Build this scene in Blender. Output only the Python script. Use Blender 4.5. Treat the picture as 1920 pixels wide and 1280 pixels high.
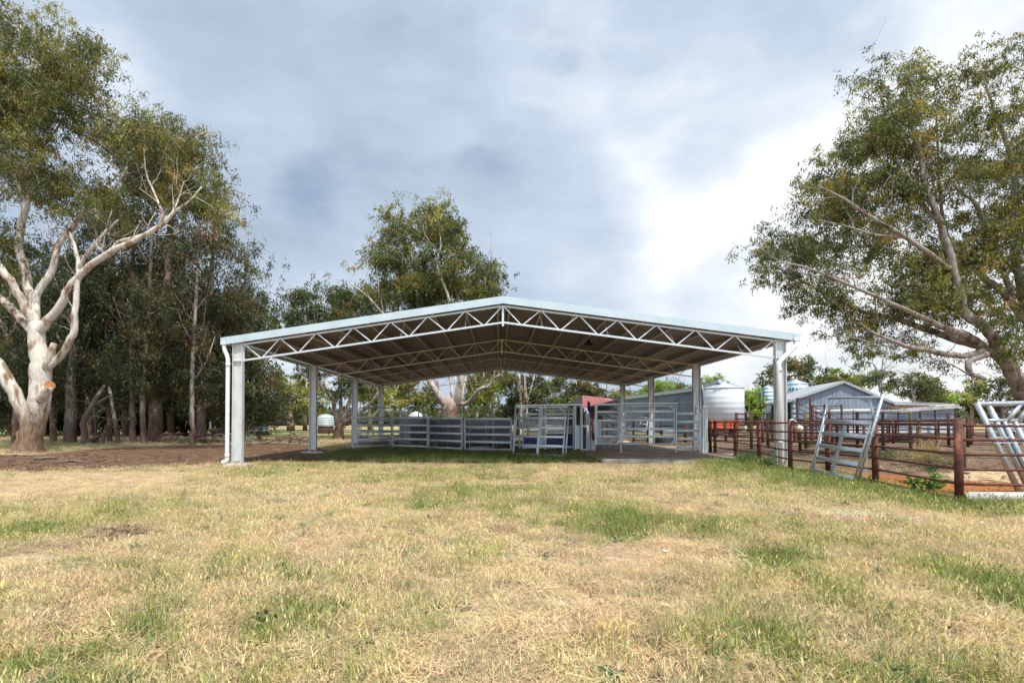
import bpy, bmesh, math, random
import numpy as np
from math import radians, pi, sin, cos
from mathutils import Vector, Matrix

NOGRASS = False
random.seed(11); RNG = np.random.default_rng(7)
S = bpy.context.scene
for _o in list(bpy.data.objects): bpy.data.objects.remove(_o)
COL = S.collection

# ------------------------------------------------------------------ camera
CX, CY, FPX = 889.8, 769.8, 1000.0        # principal point and focal length in photo pixels (1920 wide)
YAW, PITCH, CAMH = 0.0453, 0.02, 1.65
CAMX, CAMY = -0.16, -19.83
cam_d = bpy.data.cameras.new('camera'); cam = bpy.data.objects.new('camera', cam_d); COL.objects.link(cam)
cam.location = (CAMX, CAMY, CAMH); cam.rotation_euler = (pi/2 + PITCH, 0, YAW)
cam_d.sensor_width = 36; cam_d.lens = 36*FPX/1920
cam_d.shift_x = (960-CX)/1920; cam_d.shift_y = (CY-640)/1920
cam_d.clip_start = 0.1; cam_d.clip_end = 6000
S.camera = cam

# ------------------------------------------------------------------ light
SUN_EL, SUN_AZ = radians(63), radians(152)     # azimuth measured from +Y towards +X: behind the camera, to the right
sun_dir = Vector((cos(SUN_EL)*sin(SUN_AZ), cos(SUN_EL)*cos(SUN_AZ), sin(SUN_EL)))
sl = bpy.data.lights.new('sun', 'SUN'); sl.energy = 3.9; sl.angle = radians(0.6); sl.color = (1, .955, .88)
so = bpy.data.objects.new('sun', sl); COL.objects.link(so)
so.rotation_euler = (-sun_dir).to_track_quat('-Z', 'Y').to_euler()
S.view_settings.view_transform = 'Standard'; S.view_settings.look = 'None'
S.view_settings.gamma = 1; S.view_settings.exposure = 0.22
S.render.engine = 'CYCLES'

# projecting helpers: pixel of the photograph -> place in the world at a given distance
FH = Vector((-sin(YAW), cos(YAW), 0)); RT = Vector((cos(YAW), sin(YAW), 0))
FW = FH*cos(PITCH) + Vector((0, 0, sin(PITCH))); UP = -FH*sin(PITCH) + Vector((0, 0, cos(PITCH)))
CAMP = Vector((CAMX, CAMY, CAMH))
def ray(px, py):
    return FW + RT*((px-CX)/FPX) + UP*((CY-py)/FPX)
def P(px, py, hd):
    d = ray(px, py); return CAMP + d*(hd/d.dot(FH))
def G(px, py, z=0.0):
    d = ray(px, py); return CAMP + d*((z-CAMH)/d.z)
def GB(px, hd, z=0.0):          # ground point below a pixel column at a distance
    p = P(px, 780, hd); return Vector((p.x, p.y, z))

# ------------------------------------------------------------------ world: clouded sky
def nd(nt, t, **kw):
    n = nt.nodes.new(t)
    for k, v in kw.items():
        if k == 'ins':
            for a, b in v.items(): n.inputs[a].default_value = b
        else: setattr(n, k, v)
    return n
def ramp(nt, stops, interp='LINEAR'):
    r = nt.nodes.new('ShaderNodeValToRGB'); cr = r.color_ramp; cr.interpolation = interp
    while len(cr.elements) > 1: cr.elements.remove(cr.elements[-1])
    cr.elements[0].position = stops[0][0]; cr.elements[0].color = (*stops[0][1], 1)
    for p, c in stops[1:]:
        e = cr.elements.new(p); e.color = (*c, 1)
    return r
W = bpy.data.worlds.new('World'); S.world = W; W.use_nodes = True
nt = W.node_tree; nt.nodes.clear(); L = nt.links.new
out = nd(nt, 'ShaderNodeOutputWorld'); bgc = nd(nt, 'ShaderNodeBackground'); bgs = nd(nt, 'ShaderNodeBackground')
bgs.inputs[1].default_value = 0.11; bgc.inputs[1].default_value = 1.0
sky = nd(nt, 'ShaderNodeTexSky', sky_type='NISHITA', sun_disc=False, sun_elevation=SUN_EL, sun_rotation=SUN_AZ)
L(sky.outputs[0], bgs.inputs[0])
tc = nd(nt, 'ShaderNodeTexCoord')
def blob(px, py, a0, a1):
    """smooth 0..1 mask around the direction of a pixel (a0 = far angle, a1 = near angle, degrees)"""
    d = ray(px, py).normalized()
    dp = nd(nt, 'ShaderNodeVectorMath', operation='DOT_PRODUCT'); dp.inputs[1].default_value = d
    L(warp.outputs[0], dp.inputs[0])
    m = nd(nt, 'ShaderNodeMapRange', interpolation_type='SMOOTHSTEP')
    m.inputs[1].default_value = cos(radians(a0)); m.inputs[2].default_value = cos(radians(a1))
    L(dp.outputs['Value'], m.inputs[0]); return m.outputs[0]
# warp the direction with low noise so masks have cloud-like edges
wn = nd(nt, 'ShaderNodeTexNoise', ins={'Scale': 2.6, 'Detail': 5.0, 'Roughness': .55}); L(tc.outputs['Generated'], wn.inputs['Vector'])
ws = nd(nt, 'ShaderNodeVectorMath', operation='SUBTRACT'); ws.inputs[1].default_value = (.5, .5, .5); L(wn.outputs['Color'], ws.inputs[0])
wm = nd(nt, 'ShaderNodeVectorMath', operation='SCALE'); wm.inputs['Scale'].default_value = .42; L(ws.outputs[0], wm.inputs[0])
warp0 = nd(nt, 'ShaderNodeVectorMath', operation='ADD'); L(tc.outputs['Generated'], warp0.inputs[0]); L(wm.outputs[0], warp0.inputs[1])
warp = nd(nt, 'ShaderNodeVectorMath', operation='NORMALIZE'); L(warp0.outputs[0], warp.inputs[0])
def mth(op, a, b, clamp=False):
    m = nd(nt, 'ShaderNodeMath', operation=op, use_clamp=clamp)
    for i, v in enumerate((a, b)):
        if isinstance(v, (int, float)): m.inputs[i].default_value = v
        else: L(v, m.inputs[i])
    return m.outputs[0]
stretch = nd(nt, 'ShaderNodeMapping'); stretch.inputs['Scale'].default_value = (1, 1, 2.4); L(tc.outputs['Generated'], stretch.inputs[0])
n1 = nd(nt, 'ShaderNodeTexNoise', ins={'Scale': 2.3, 'Detail': 9.0, 'Roughness': .52, 'Distortion': .35}); L(stretch.outputs[0], n1.inputs['Vector'])
n2 = nd(nt, 'ShaderNodeTexNoise', ins={'Scale': 5.5, 'Detail': 10.0, 'Roughness': .55}); L(stretch.outputs[0], n2.inputs['Vector'])
b = mth('MULTIPLY', blob(1860, 330, 33, 8), .66)
b = mth('ADD', b, mth('MULTIPLY', blob(1160, 150, 13, 1), .30))
b = mth('ADD', b, mth('MULTIPLY', blob(190, 230, 8, 1), .26))
b = mth('ADD', b, mth('MULTIPLY', blob(1150, 500, 15, 3), .14))
b = mth('ADD', b, mth('MULTIPLY', blob(600, 760, 20, 4), .22))
b = mth('ADD', b, mth('MULTIPLY', blob(1500, 690, 12, 1), .18))
b = mth('SUBTRACT', b, mth('MULTIPLY', blob(1360, 110, 11, 1), .34))
b = mth('SUBTRACT', b, mth('MULTIPLY', blob(1190, 290, 11, 1), .08))
b = mth('SUBTRACT', b, mth('MULTIPLY', blob(1390, 590, 8, 1), .26))
b = mth('SUBTRACT', b, mth('MULTIPLY', blob(640, 290, 20, 2), .10))
b = mth('SUBTRACT', b, mth('MULTIPLY', blob(1080, 300, 12, 1), .08))
b = mth('ADD', b, mth('MULTIPLY', mth('SUBTRACT', n1.outputs['Fac'], .5), .95))
b = mth('ADD', b, mth('MULTIPLY', mth('SUBTRACT', n2.outputs['Fac'], .5), .60))
b = mth('ADD', b, .37, True)
cr = ramp(nt, [(0, (.32, .40, .52)), (.2, (.40, .485, .61)), (.5, (.525, .615, .735)), (.78, (.73, .795, .87)), (1, (.92, .935, .95))])
L(b, cr.inputs[0]); L(cr.outputs[0], bgc.inputs[0])
sd_ = nd(nt, 'ShaderNodeVectorMath', operation='DOT_PRODUCT'); sd_.inputs[1].default_value = Vector((sun_dir.x, sun_dir.y, .35)).normalized(); L(warp.outputs[0], sd_.inputs[0])
sm_ = nd(nt, 'ShaderNodeMapRange', interpolation_type='SMOOTHSTEP'); sm_.inputs[1].default_value = cos(radians(85)); sm_.inputs[2].default_value = cos(radians(15)); sm_.inputs[3].default_value = 1.0; sm_.inputs[4].default_value = 2.1; L(sd_.outputs['Value'], sm_.inputs[0]); L(sm_.outputs[0], bgc.inputs[1])  # sky brightened behind the camera, added to light under the roof
# blue gaps
n3 = nd(nt, 'ShaderNodeTexNoise', ins={'Scale': 3.1, 'Detail': 8.0, 'Roughness': .5}); n3.inputs['Vector'].default_value = (0, 0, 0)
mp3 = nd(nt, 'ShaderNodeMapping'); mp3.inputs['Location'].default_value = (3.3, 1.2, 7.7); mp3.inputs['Scale'].default_value = (1, 1, 1.8); L(tc.outputs['Generated'], mp3.inputs[0]); L(mp3.outputs[0], n3.inputs['Vector'])
gap = nd(nt, 'ShaderNodeMapRange', interpolation_type='SMOOTHSTEP'); L(n3.outputs['Fac'], gap.inputs[0]); gap.inputs[1].default_value = .56; gap.inputs[2].default_value = .74; gap.inputs[4].default_value = .5
mixw = nd(nt, 'ShaderNodeMixShader'); L(gap.outputs[0], mixw.inputs[0]); L(bgc.outputs[0], mixw.inputs[1]); L(bgs.outputs[0], mixw.inputs[2]); L(mixw.outputs[0], out.inputs[0])

# ------------------------------------------------------------------ tagging / builders
def tag(o, label=None, cat=None, group=None, kind=None):
    if label: o['label'] = label
    if cat: o['category'] = cat
    if group: o['group'] = group
    if kind: o['kind'] = kind
    return o
def thing(name, loc, label, cat, group=None):
    o = bpy.data.objects.new(name, None); COL.objects.link(o); o.location = loc; o.empty_display_size = .3
    return tag(o, label, cat, group)
def wloc(o):
    v = Vector((0, 0, 0))
    while o: v = v + o.location; o = o.parent
    return v
def copy_tree(o, parent=None):
    c = o.copy(); COL.objects.link(c); c.parent = parent
    for ch in [x for x in bpy.data.objects if x.parent == o]: copy_tree(ch, c)
    return c
class MB:
    """collects shapes in world coordinates; build() links them as one mesh object"""
    def __init__(s): s.v = []; s.f = []; s.sm = []
    def add(s, vs, fs, smooth=False):
        n = len(s.v); s.v += [tuple(v) for v in vs]; s.f += [tuple(i+n for i in f) for f in fs]; s.sm += [smooth]*len(fs); return s
    def hexa(s, p):            # 8 points: bottom 4 then top 4
        return s.add(p, [(0, 3, 2, 1), (4, 5, 6, 7), (0, 1, 5, 4), (1, 2, 6, 5), (2, 3, 7, 6), (3, 0, 4, 7)])
    def box(s, c, sz, yaw=0.0):
        x, y, z = sz[0]/2, sz[1]/2, sz[2]/2; ca, sa = cos(yaw), sin(yaw); ps = []
        for dz in (-z, z):
            for dx, dy in ((-x, -y), (x, -y), (x, y), (-x, y)):
                ps.append((c[0]+dx*ca-dy*sa, c[1]+dx*sa+dy*ca, c[2]+dz))
        return s.hexa(ps)
    def beam(s, a, b, w, h, up=(0, 0, 1)):      # rectangular bar, w across, h along up
        a, b = Vector(a), Vector(b); d = (b-a).normalized(); up = Vector(up)
        if abs(d.dot(up)) > .98: up = Vector((0, 1, 0))
        sd = d.cross(up).normalized(); u = sd.cross(d).normalized()
        c = [sd*(-w/2)-u*(h/2), sd*(w/2)-u*(h/2), sd*(w/2)+u*(h/2), sd*(-w/2)+u*(h/2)]
        return s.add([a+k for k in c]+[b+k for k in c], [(3, 2, 1, 0), (4, 5, 6, 7), (0, 1, 5, 4), (1, 2, 6, 5), (2, 3, 7, 6), (3, 0, 4, 7)])
    def oval(s, a, b, w, h, n=10, up=(0, 0, 1)):
        a, b = Vector(a), Vector(b); d = (b-a).normalized(); up = Vector(up)
        if abs(d.dot(up)) > .98: up = Vector((0, 1, 0))
        sd = d.cross(up).normalized(); u = sd.cross(d).normalized()
        ring = []
        for i in range(n):
            t = 2*pi*(i+.5)/n; cx, sx = cos(t), sin(t)
            ex = math.copysign(abs(cx)**.6, cx); ey = math.copysign(abs(sx)**.6, sx)
            ring.append(sd*(ex*w/2)+u*(ey*h/2))
        vs = [a+k for k in ring]+[b+k for k in ring]
        s.add(vs, [(i, (i+1) % n, n+(i+1) % n, n+i) for i in range(n)], True)
        return s.add(vs, [tuple(range(n-1, -1, -1)), tuple(range(n, 2*n))])
    def tube(s, pts, r, n=8, caps=True):
        pts = [Vector(p) for p in pts]; rs = r if isinstance(r, (list, tuple)) else [r]*len(pts)
        rings = []; prev = None
        for i, p in enumerate(pts):
            d = (pts[min(i+1, len(pts)-1)]-pts[max(i-1, 0)]).normalized()
            if prev is None:
                ref = Vector((0, 0, 1)) if abs(d.z) < .9 else Vector((1, 0, 0)); sd = d.cross(ref).normalized()
            else:
                sd = (prev - d*prev.dot(d)).normalized()
            prev = sd; u = d.cross(sd)
            rings.append([p+(sd*cos(2*pi*k/n)+u*sin(2*pi*k/n))*rs[i] for k in range(n)])
        vs = [v for rr in rings for v in rr]; m = len(pts)
        s.add(vs, [(j*n+k, j*n+(k+1) % n, (j+1)*n+(k+1) % n, (j+1)*n+k) for j in range(m-1) for k in range(n)], True)
        if caps: s.add(vs, [tuple(range(n-1, -1, -1)), tuple(range((m-1)*n, m*n))])
        return s
    def slab(s, poly, z0, z1):
        n = len(poly); vs = [(p[0], p[1], z0) for p in poly]+[(p[0], p[1], z1) for p in poly]
        return s.add(vs, [tuple(range(n-1, -1, -1)), tuple(range(n, 2*n))]+[(i, (i+1) % n, n+(i+1) % n, n+i) for i in range(n)])
    def extr(s, pts, off):      # planar polygon of world points extruded by a vector
        n = len(pts); off = Vector(off); vs = [Vector(p) for p in pts]+[Vector(p)+off for p in pts]
        return s.add(vs, [tuple(range(n-1, -1, -1)), tuple(range(n, 2*n))]+[(i, (i+1) % n, n+(i+1) % n, n+i) for i in range(n)])
    def lathe(s, c, prof, n=32):
        vs = [(c[0]+r*cos(2*pi*k/n), c[1]+r*sin(2*pi*k/n), c[2]+z) for r, z in prof for k in range(n)]
        return s.add(vs, [(j*n+k, j*n+(k+1) % n, (j+1)*n+(k+1) % n, (j+1)*n+k) for j in range(len(prof)-1) for k in range(n)], True)
    def build(s, name, mat, parent=None, bev=0.0):
        me = bpy.data.meshes.new(name); off = wloc(parent) if parent else Vector((0, 0, 0))
        if not parent:
            pass
        me.from_pydata([(v[0]-off.x, v[1]-off.y, v[2]-off.z) for v in s.v], [], s.f)
        for p, q in zip(me.polygons, s.sm): p.use_smooth = q
        bm = bmesh.new(); bm.from_mesh(me)
        bmesh.ops.remove_doubles(bm, verts=bm.verts, dist=1e-5)
        bmesh.ops.recalc_face_normals(bm, faces=bm.faces); bm.to_mesh(me); bm.free()
        me.materials.append(mat); o = bpy.data.objects.new(name, me); COL.objects.link(o)
        if parent: o.parent = parent
        if bev:
            md = o.modifiers.new('bevel', 'BEVEL'); md.width = bev; md.segments = 2; md.limit_method = 'ANGLE'; md.angle_limit = radians(50)
        return o
def np_mesh(name, V, F, mat, parent=None, cols=None, smooth=False):
    """V (n,3) world, F (m,k) faces all of k corners; cols (m,3) per-face colour"""
    off = wloc(parent) if parent else Vector((0, 0, 0))
    V = np.asarray(V, dtype=np.float32) - np.array(off, dtype=np.float32); F = np.asarray(F, dtype=np.int32); m, k = F.shape
    me = bpy.data.meshes.new(name); me.vertices.add(len(V)); me.vertices.foreach_set('co', V.ravel())
    me.loops.add(m*k); me.loops.foreach_set('vertex_index', F.ravel())
    me.polygons.add(m); me.polygons.foreach_set('loop_start', np.arange(0, m*k, k, dtype=np.int32)); me.polygons.foreach_set('loop_total', np.full(m, k, dtype=np.int32))
    if smooth: me.polygons.foreach_set('use_smooth', np.ones(m, dtype=bool))
    me.update(calc_edges=True)
    if cols is not None:
        a = me.attributes.new('Col', 'FLOAT_COLOR', 'FACE'); c = np.ones((m, 4), dtype=np.float32); c[:, :3] = cols; a.data.foreach_set('color', c.ravel())
    me.materials.append(mat); o = bpy.data.objects.new(name, me); COL.objects.link(o)
    if parent: o.parent = parent
    return o

# ------------------------------------------------------------------ materials
def newmat(name):
    m = bpy.data.materials.new(name); m.use_nodes = True; t = m.node_tree; t.nodes.clear()
    o = nd(t, 'ShaderNodeOutputMaterial'); p = nd(t, 'ShaderNodeBsdfPrincipled'); t.links.new(p.outputs[0], o.inputs[0])
    return m, t, p, o
def mat_noise(name, stops, scale=4.0, rough=.7, metal=0.0, bump=0.0, bscale=None, stretch=(1, 1, 1), detail=6, rvar=0.0, wave=None, distort=0.0, spec=None):
    m, t, p, o = newmat(name); l = t.links.new
    c = nd(t, 'ShaderNodeTexCoord'); mp = nd(t, 'ShaderNodeMapping'); mp.inputs['Scale'].default_value = stretch; l(c.outputs['Object'], mp.inputs[0])
    n = nd(t, 'ShaderNodeTexNoise', ins={'Scale': scale, 'Detail': detail, 'Roughness': .6, 'Distortion': distort}); l(mp.outputs[0], n.inputs['Vector'])
    r = ramp(t, stops); l(n.outputs['Fac'], r.inputs[0]); l(r.outputs[0], p.inputs['Base Color'])
    p.inputs['Roughness'].default_value = rough; p.inputs['Metallic'].default_value = metal
    if spec is not None: p.inputs['Specular IOR Level'].default_value = spec
    if rvar:
        mr = nd(t, 'ShaderNodeMapRange'); mr.inputs[3].default_value = rough-rvar; mr.inputs[4].default_value = rough+rvar; l(n.outputs['Fac'], mr.inputs[0]); l(mr.outputs[0], p.inputs['Roughness'])
    h = None
    if bump:
        n2 = nd(t, 'ShaderNodeTexNoise', ins={'Scale': bscale or scale*3, 'Detail': 5.0}); l(mp.outputs[0], n2.inputs['Vector'])
        bp = nd(t, 'ShaderNodeBump', ins={'Strength': bump, 'Distance': .02}); l(n2.outputs['Fac'], bp.inputs['Height']); h = bp; l(bp.outputs[0], p.inputs['Normal'])
    if wave:      # (direction vector along which ribs repeat, period m, strength)
        vx, per, st = wave
        d = nd(t, 'ShaderNodeVectorMath', operation='DOT_PRODUCT'); d.inputs[1].default_value = vx; l(c.outputs['Object'], d.inputs[0])
        mu = nd(t, 'ShaderNodeMath', operation='MULTIPLY'); mu.inputs[1].default_value = 2*pi/per; l(d.outputs['Value'], mu.inputs[0])
        sn = nd(t, 'ShaderNodeMath', operation='SINE'); l(mu.outputs[0], sn.inputs[0])
        b2 = nd(t, 'ShaderNodeBump', ins={'Strength': st, 'Distance': per*.25}); l(sn.outputs[0], b2.inputs['Height'])
        if h: l(h.outputs[0], b2.inputs['Normal'])
        l(b2.outputs[0], p.inputs['Normal'])
    return m
M = {}
M['galv'] = mat_noise('galvanised_steel', [(.3, (.50, .55, .57)), (.5, (.64, .68, .70)), (.7, (.75, .79, .80))], 26, .42, .3, .06, 60, rvar=.1)
M['galv_gate'] = mat_noise('bare_galvanised_pipe', [(.3, (.36, .41, .43)), (.5, (.48, .53, .55)), (.7, (.60, .64, .66))], 22, .38, .55, .06, 60, rvar=.1)
M['galv_old'] = mat_noise('weathered_galvanised_rail', [(.25, (.52, .59, .59)), (.5, (.70, .76, .75)), (.75, (.82, .86, .85))], 9, .45, .12, .08, 50, (1, 1, 3), rvar=.12)
M['galv_dark'] = mat_noise('dusty_grey_steel', [(.3, (.30, .34, .36)), (.6, (.44, .48, .50)), (.8, (.54, .58, .60))], 3, .5, .2, .06, 40, rvar=.12)  # plain darker grey steel
M['purlin'] = mat_noise('bounce_tinted_steel', [(.3, (.62, .55, .42)), (.7, (.80, .72, .57))], 9, .5, .35, .05, 40, rvar=.1)  # warm bounce light from the ground put into the steel colour
M['column'] = mat_noise('galvanised_column_steel', [(.2, (.46, .48, .46)), (.5, (.60, .62, .60)), (.8, (.70, .73, .72))], 3.2, .5, .15, .05, 40, (1, 1, .45), rvar=.12)
M['fascia'] = mat_noise('pale_zinc_fascia', [(.3, (.47, .57, .60)), (.7, (.56, .65, .68))], 1.5, .38, .15, .03, 20)
M['underside'] = mat_noise('shaded_zinc_underside', [(.3, (.27, .245, .225)), (.7, (.38, .345, .315))], 1.2, .45, .6, .05, 20, wave=((0, 1, 0), .19, .5))  # shade and ground reflection put into the zinc colour as brown
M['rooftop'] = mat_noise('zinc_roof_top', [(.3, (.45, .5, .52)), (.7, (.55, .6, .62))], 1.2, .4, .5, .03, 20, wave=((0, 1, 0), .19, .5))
M['pvc'] = mat_noise('white_pvc', [(.3, (.70, .71, .70)), (.7, (.80, .81, .80))], 5, .35, 0, .02, 20)
M['pvc_dirty'] = mat_noise('dirty_white_pipe', [(.3, (.42, .38, .32)), (.55, (.62, .59, .54)), (.8, (.72, .70, .66))], 3, .5, 0, .05, 20)
M['concrete'] = mat_noise('concrete', [(.3, (.32, .30, .26)), (.7, (.50, .47, .42))], 6, .9, 0, .5, 40)
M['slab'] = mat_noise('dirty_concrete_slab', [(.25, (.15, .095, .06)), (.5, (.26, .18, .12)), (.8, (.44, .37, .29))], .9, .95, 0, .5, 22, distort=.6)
M['rust'] = mat_noise('rusty_steel', [(.25, (.035, .014, .012)), (.45, (.10, .03, .02)), (.58, (.15, .05, .03)), (.72, (.28, .13, .07))], 7, .75, .1, .3, 60, (1, 1, .6))
M['rust_dark'] = mat_noise('dark_rusty_steel', [(.2, (.04, .016, .013)), (.55, (.085, .032, .022)), (.85, (.16, .07, .04))], 5, .8, .1, .3, 40)
M['wood_post'] = mat_noise('mossy_timber_post', [(.25, (.06, .038, .022)), (.5, (.12, .08, .038)), (.8, (.19, .14, .07))], 6, .9, 0, .5, 40, (1, 1, .3))
M['blue'] = mat_noise('navy_panel', [(.3, (.008, .012, .085)), (.7, (.014, .02, .14))], 4, .4)
M['red'] = mat_noise('red_strap', [(.3, (.35, .015, .012)), (.7, (.5, .03, .02))], 9, .6)
M['brown_cloth'] = mat_noise('brown_sack', [(.3, (.12, .05, .03)), (.7, (.22, .10, .06))], 9, .9, 0, .5, 30)
M['orange'] = mat_noise('orange_paint', [(.3, (.60, .10, .03)), (.7, (.72, .15, .05))], 2, .5)
M['redroof'] = mat_noise('rust_red_roof', [(.3, (.24, .065, .05)), (.7, (.38, .12, .09))], 2.5, .7, .1, .2, 20, wave=((.6, .8, 0), .2, .6))
M['black'] = mat_noise('black_rubber', [(.3, (.012, .012, .012)), (.7, (.03, .03, .03))], 6, .7)
M['dark'] = mat_noise('dark_interior', [(.3, (.012, .010, .008)), (.7, (.03, .026, .02))], 3, .9)
def ribmat(name, a, b_, rough=.5, metal=.3, per=.2, vx=(1, 0, 0), scale=.7, stretch=(1.6, 1.6, .25), st=.25):
    return mat_noise(name, [(.3, a), (.7, b_)], scale, rough, metal, 0, None, stretch, wave=(vx, per, st), detail=9)
M['wall_blue'] = ribmat('blue_grey_corrugated_wall', (.105, .145, .215), (.19, .24, .32), .6, .15, .35, (1, .3, 0))
M['wall_grey'] = ribmat('weathered_corrugated_wall', (.17, .215, .275), (.34, .385, .44), .6, .15, .45, (.96, -.2, 0))
M['roof_grey'] = ribmat('weathered_corrugated_roof', (.36, .37, .38), (.50, .51, .52), .5, .3, .4, (.3, .9, 0))
M['leanto'] = mat_noise('leaf_strewn_roof', [(.3, (.30, .27, .22)), (.55, (.50, .49, .45)), (.8, (.58, .57, .54))], 1.1, .7, .1, .2, 12, distort=1)
M['litter'] = mat_noise('bark_litter', [(.3, (.10, .055, .035)), (.6, (.22, .13, .08)), (.8, (.36, .26, .18))], 8, .95, 0, .6, 30)
M['silo'] = mat_noise('white_silo_steel', [(.3, (.64, .67, .68)), (.7, (.74, .76, .77))], 1.0, .6, .0, 0, None, (1, 1, .2), wave=((0, 0, 1), .62, .10))
M['silo_blue'] = mat_noise('zinc_silo_steel', [(.3, (.32, .45, .52)), (.5, (.50, .64, .70)), (.7, (.70, .80, .83))], .5, .35, .6, 0, None, (2, 2, .1), wave=((0, 0, 1), .7, .3))
M['tank'] = mat_noise('pale_tank', [(.3, (.45, .51, .53)), (.7, (.56, .61, .63))], 1, .5, .1, wave=((0, 0, 1), .3, .5))
M['letter'] = mat_noise('black_lettering', [(.3, (.02, .02, .025)), (.7, (.03, .03, .035))], 3, .7)
M['buoy'] = mat_noise('cream_float', [(.3, (.60, .56, .34)), (.7, (.74, .70, .48))], 6, .5)
M['glass'] = mat_noise('lamp_glass', [(.3, (.55, .58, .6)), (.7, (.65, .68, .7))], 4, .15)
M['deadwood'] = mat_noise('dead_branch_wood', [(.25, (.09, .06, .045)), (.5, (.20, .14, .10)), (.8, (.40, .32, .25))], 7, .9, 0, .6, 40)
M['chain'] = M['galv']
def mat_leaf(name, trans=.3, rough=.5):
    m, t, p, o = newmat(name); l = t.links.new
    a = nd(t, 'ShaderNodeAttribute', attribute_name='Col'); l(a.outputs['Color'], p.inputs['Base Color'])
    p.inputs['Roughness'].default_value = rough; p.inputs['Specular IOR Level'].default_value = .35
    tr = nd(t, 'ShaderNodeBsdfTranslucent'); g = nd(t, 'ShaderNodeMix', data_type='RGBA', blend_type='MULTIPLY')
    g.inputs[0].default_value = 1; l(a.outputs['Color'], g.inputs[6]); g.inputs[7].default_value = (1.5, 1.6, .8, 1); l(g.outputs[2], tr.inputs[0])
    mx = nd(t, 'ShaderNodeMixShader'); mx.inputs[0].default_value = trans; l(p.outputs[0], mx.inputs[1]); l(tr.outputs[0], mx.inputs[2]); l(mx.outputs[0], o.inputs[0])
    return m
M['leaf'] = mat_leaf('gum_leaves')
def mat_bark(name, light, mid, dark, base_h=1.6, basecol=(.13, .065, .04), amount=.58):
    m, t, p, o = newmat(name); l = t.links.new
    c = nd(t, 'ShaderNodeTexCoord'); mp = nd(t, 'ShaderNodeMapping'); mp.inputs['Scale'].default_value = (1, 1, .28); l(c.outputs['Object'], mp.inputs[0])
    n = nd(t, 'ShaderNodeTexNoise', ins={'Scale': 2.2, 'Detail': 9.0, 'Roughness': .62, 'Distortion': .6}); l(mp.outputs[0], n.inputs['Vector'])
    r = ramp(t, [(.28, light), (.5, light), (amount, mid), (.66, dark), (.72, mid), (.85, light)]); l(n.outputs['Fac'], r.inputs[0])
    n2 = nd(t, 'ShaderNodeTexNoise', ins={'Scale': 9.0, 'Detail': 8.0, 'Roughness': .65}); l(mp.outputs[0], n2.inputs['Vector'])
    r2 = ramp(t, [(.3, (.75, .70, .64)), (.6, (1, 1, 1))]); l(n2.outputs['Fac'], r2.inputs[0])
    mu = nd(t, 'ShaderNodeMix', data_type='RGBA', blend_type='MULTIPLY'); mu.inputs[0].default_value = 1; l(r.outputs[0], mu.inputs[6]); l(r2.outputs[0], mu.inputs[7])
    # rough brown stocking at the foot of the trunk
    sp = nd(t, 'ShaderNodeSeparateXYZ'); l(c.outputs['Object'], sp.inputs[0])
    ad = nd(t, 'ShaderNodeMath', operation='MULTIPLY_ADD'); l(n.outputs['Fac'], ad.inputs[0]); ad.inputs[1].default_value = base_h*3.2; l(sp.outputs['Z'], ad.inputs[2])
    mr = nd(t, 'ShaderNodeMapRange'); l(ad.outputs[0], mr.inputs[0]); mr.inputs[1].default_value = base_h*2.2; mr.inputs[2].default_value = base_h*2.9; mr.inputs[3].default_value = 1; mr.inputs[4].default_value = 0
    mb = nd(t, 'ShaderNodeMix', data_type='RGBA'); l(mr.outputs[0], mb.inputs[0]); l(mu.outputs[2], mb.inputs[6])
    r3 = ramp(t, [(.3, tuple(x*.35 for x in basecol)), (.5, basecol), (.75, tuple(min(1, x*2.6) for x in basecol))]); l(n2.outputs['Fac'], r3.inputs[0]); l(r3.outputs[0], mb.inputs[7])
    l(mb.outputs[2], p.inputs['Base Color']); p.inputs['Roughness'].default_value = .75
    bp = nd(t, 'ShaderNodeBump', ins={'Strength': .9, 'Distance': .06}); l(n2.outputs['Fac'], bp.inputs['Height']); l(bp.outputs[0], p.inputs['Normal'])
    return m
M['bark_white'] = mat_bark('white_gum_bark', (.72, .67, .58), (.46, .34, .24), (.16, .10, .06), base_h=2.1, basecol=(.17, .10, .06), amount=.56)
M['bark_grey'] = mat_bark('grey_gum_bark', (.44, .37, .32), (.20, .155, .13), (.09, .06, .045))
M['bark_dark'] = mat_bark('dark_gum_bark', (.24, .18, .14), (.16, .11, .08), (.05, .035, .028), amount=.5)
M['bark_mix'] = mat_bark('mottled_gum_bark', (.36, .32, .29), (.20, .14, .11), (.08, .05, .04), base_h=2.2, basecol=(.10, .07, .055))
M['bark_fork'] = mat_bark('forked_gum_bark', (.66, .60, .53), (.36, .27, .2), (.2, .12, .08), base_h=3.3, basecol=(.20, .11, .08))
M['bark_stand'] = mat_bark('shaded_stand_bark', (.20, .165, .135), (.13, .10, .075), (.08, .055, .04), basecol=(.10, .06, .045))
M['bark_pale'] = mat_bark('pale_far_bark', (.66, .60, .53), (.36, .27, .2), (.2, .12, .08))

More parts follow.
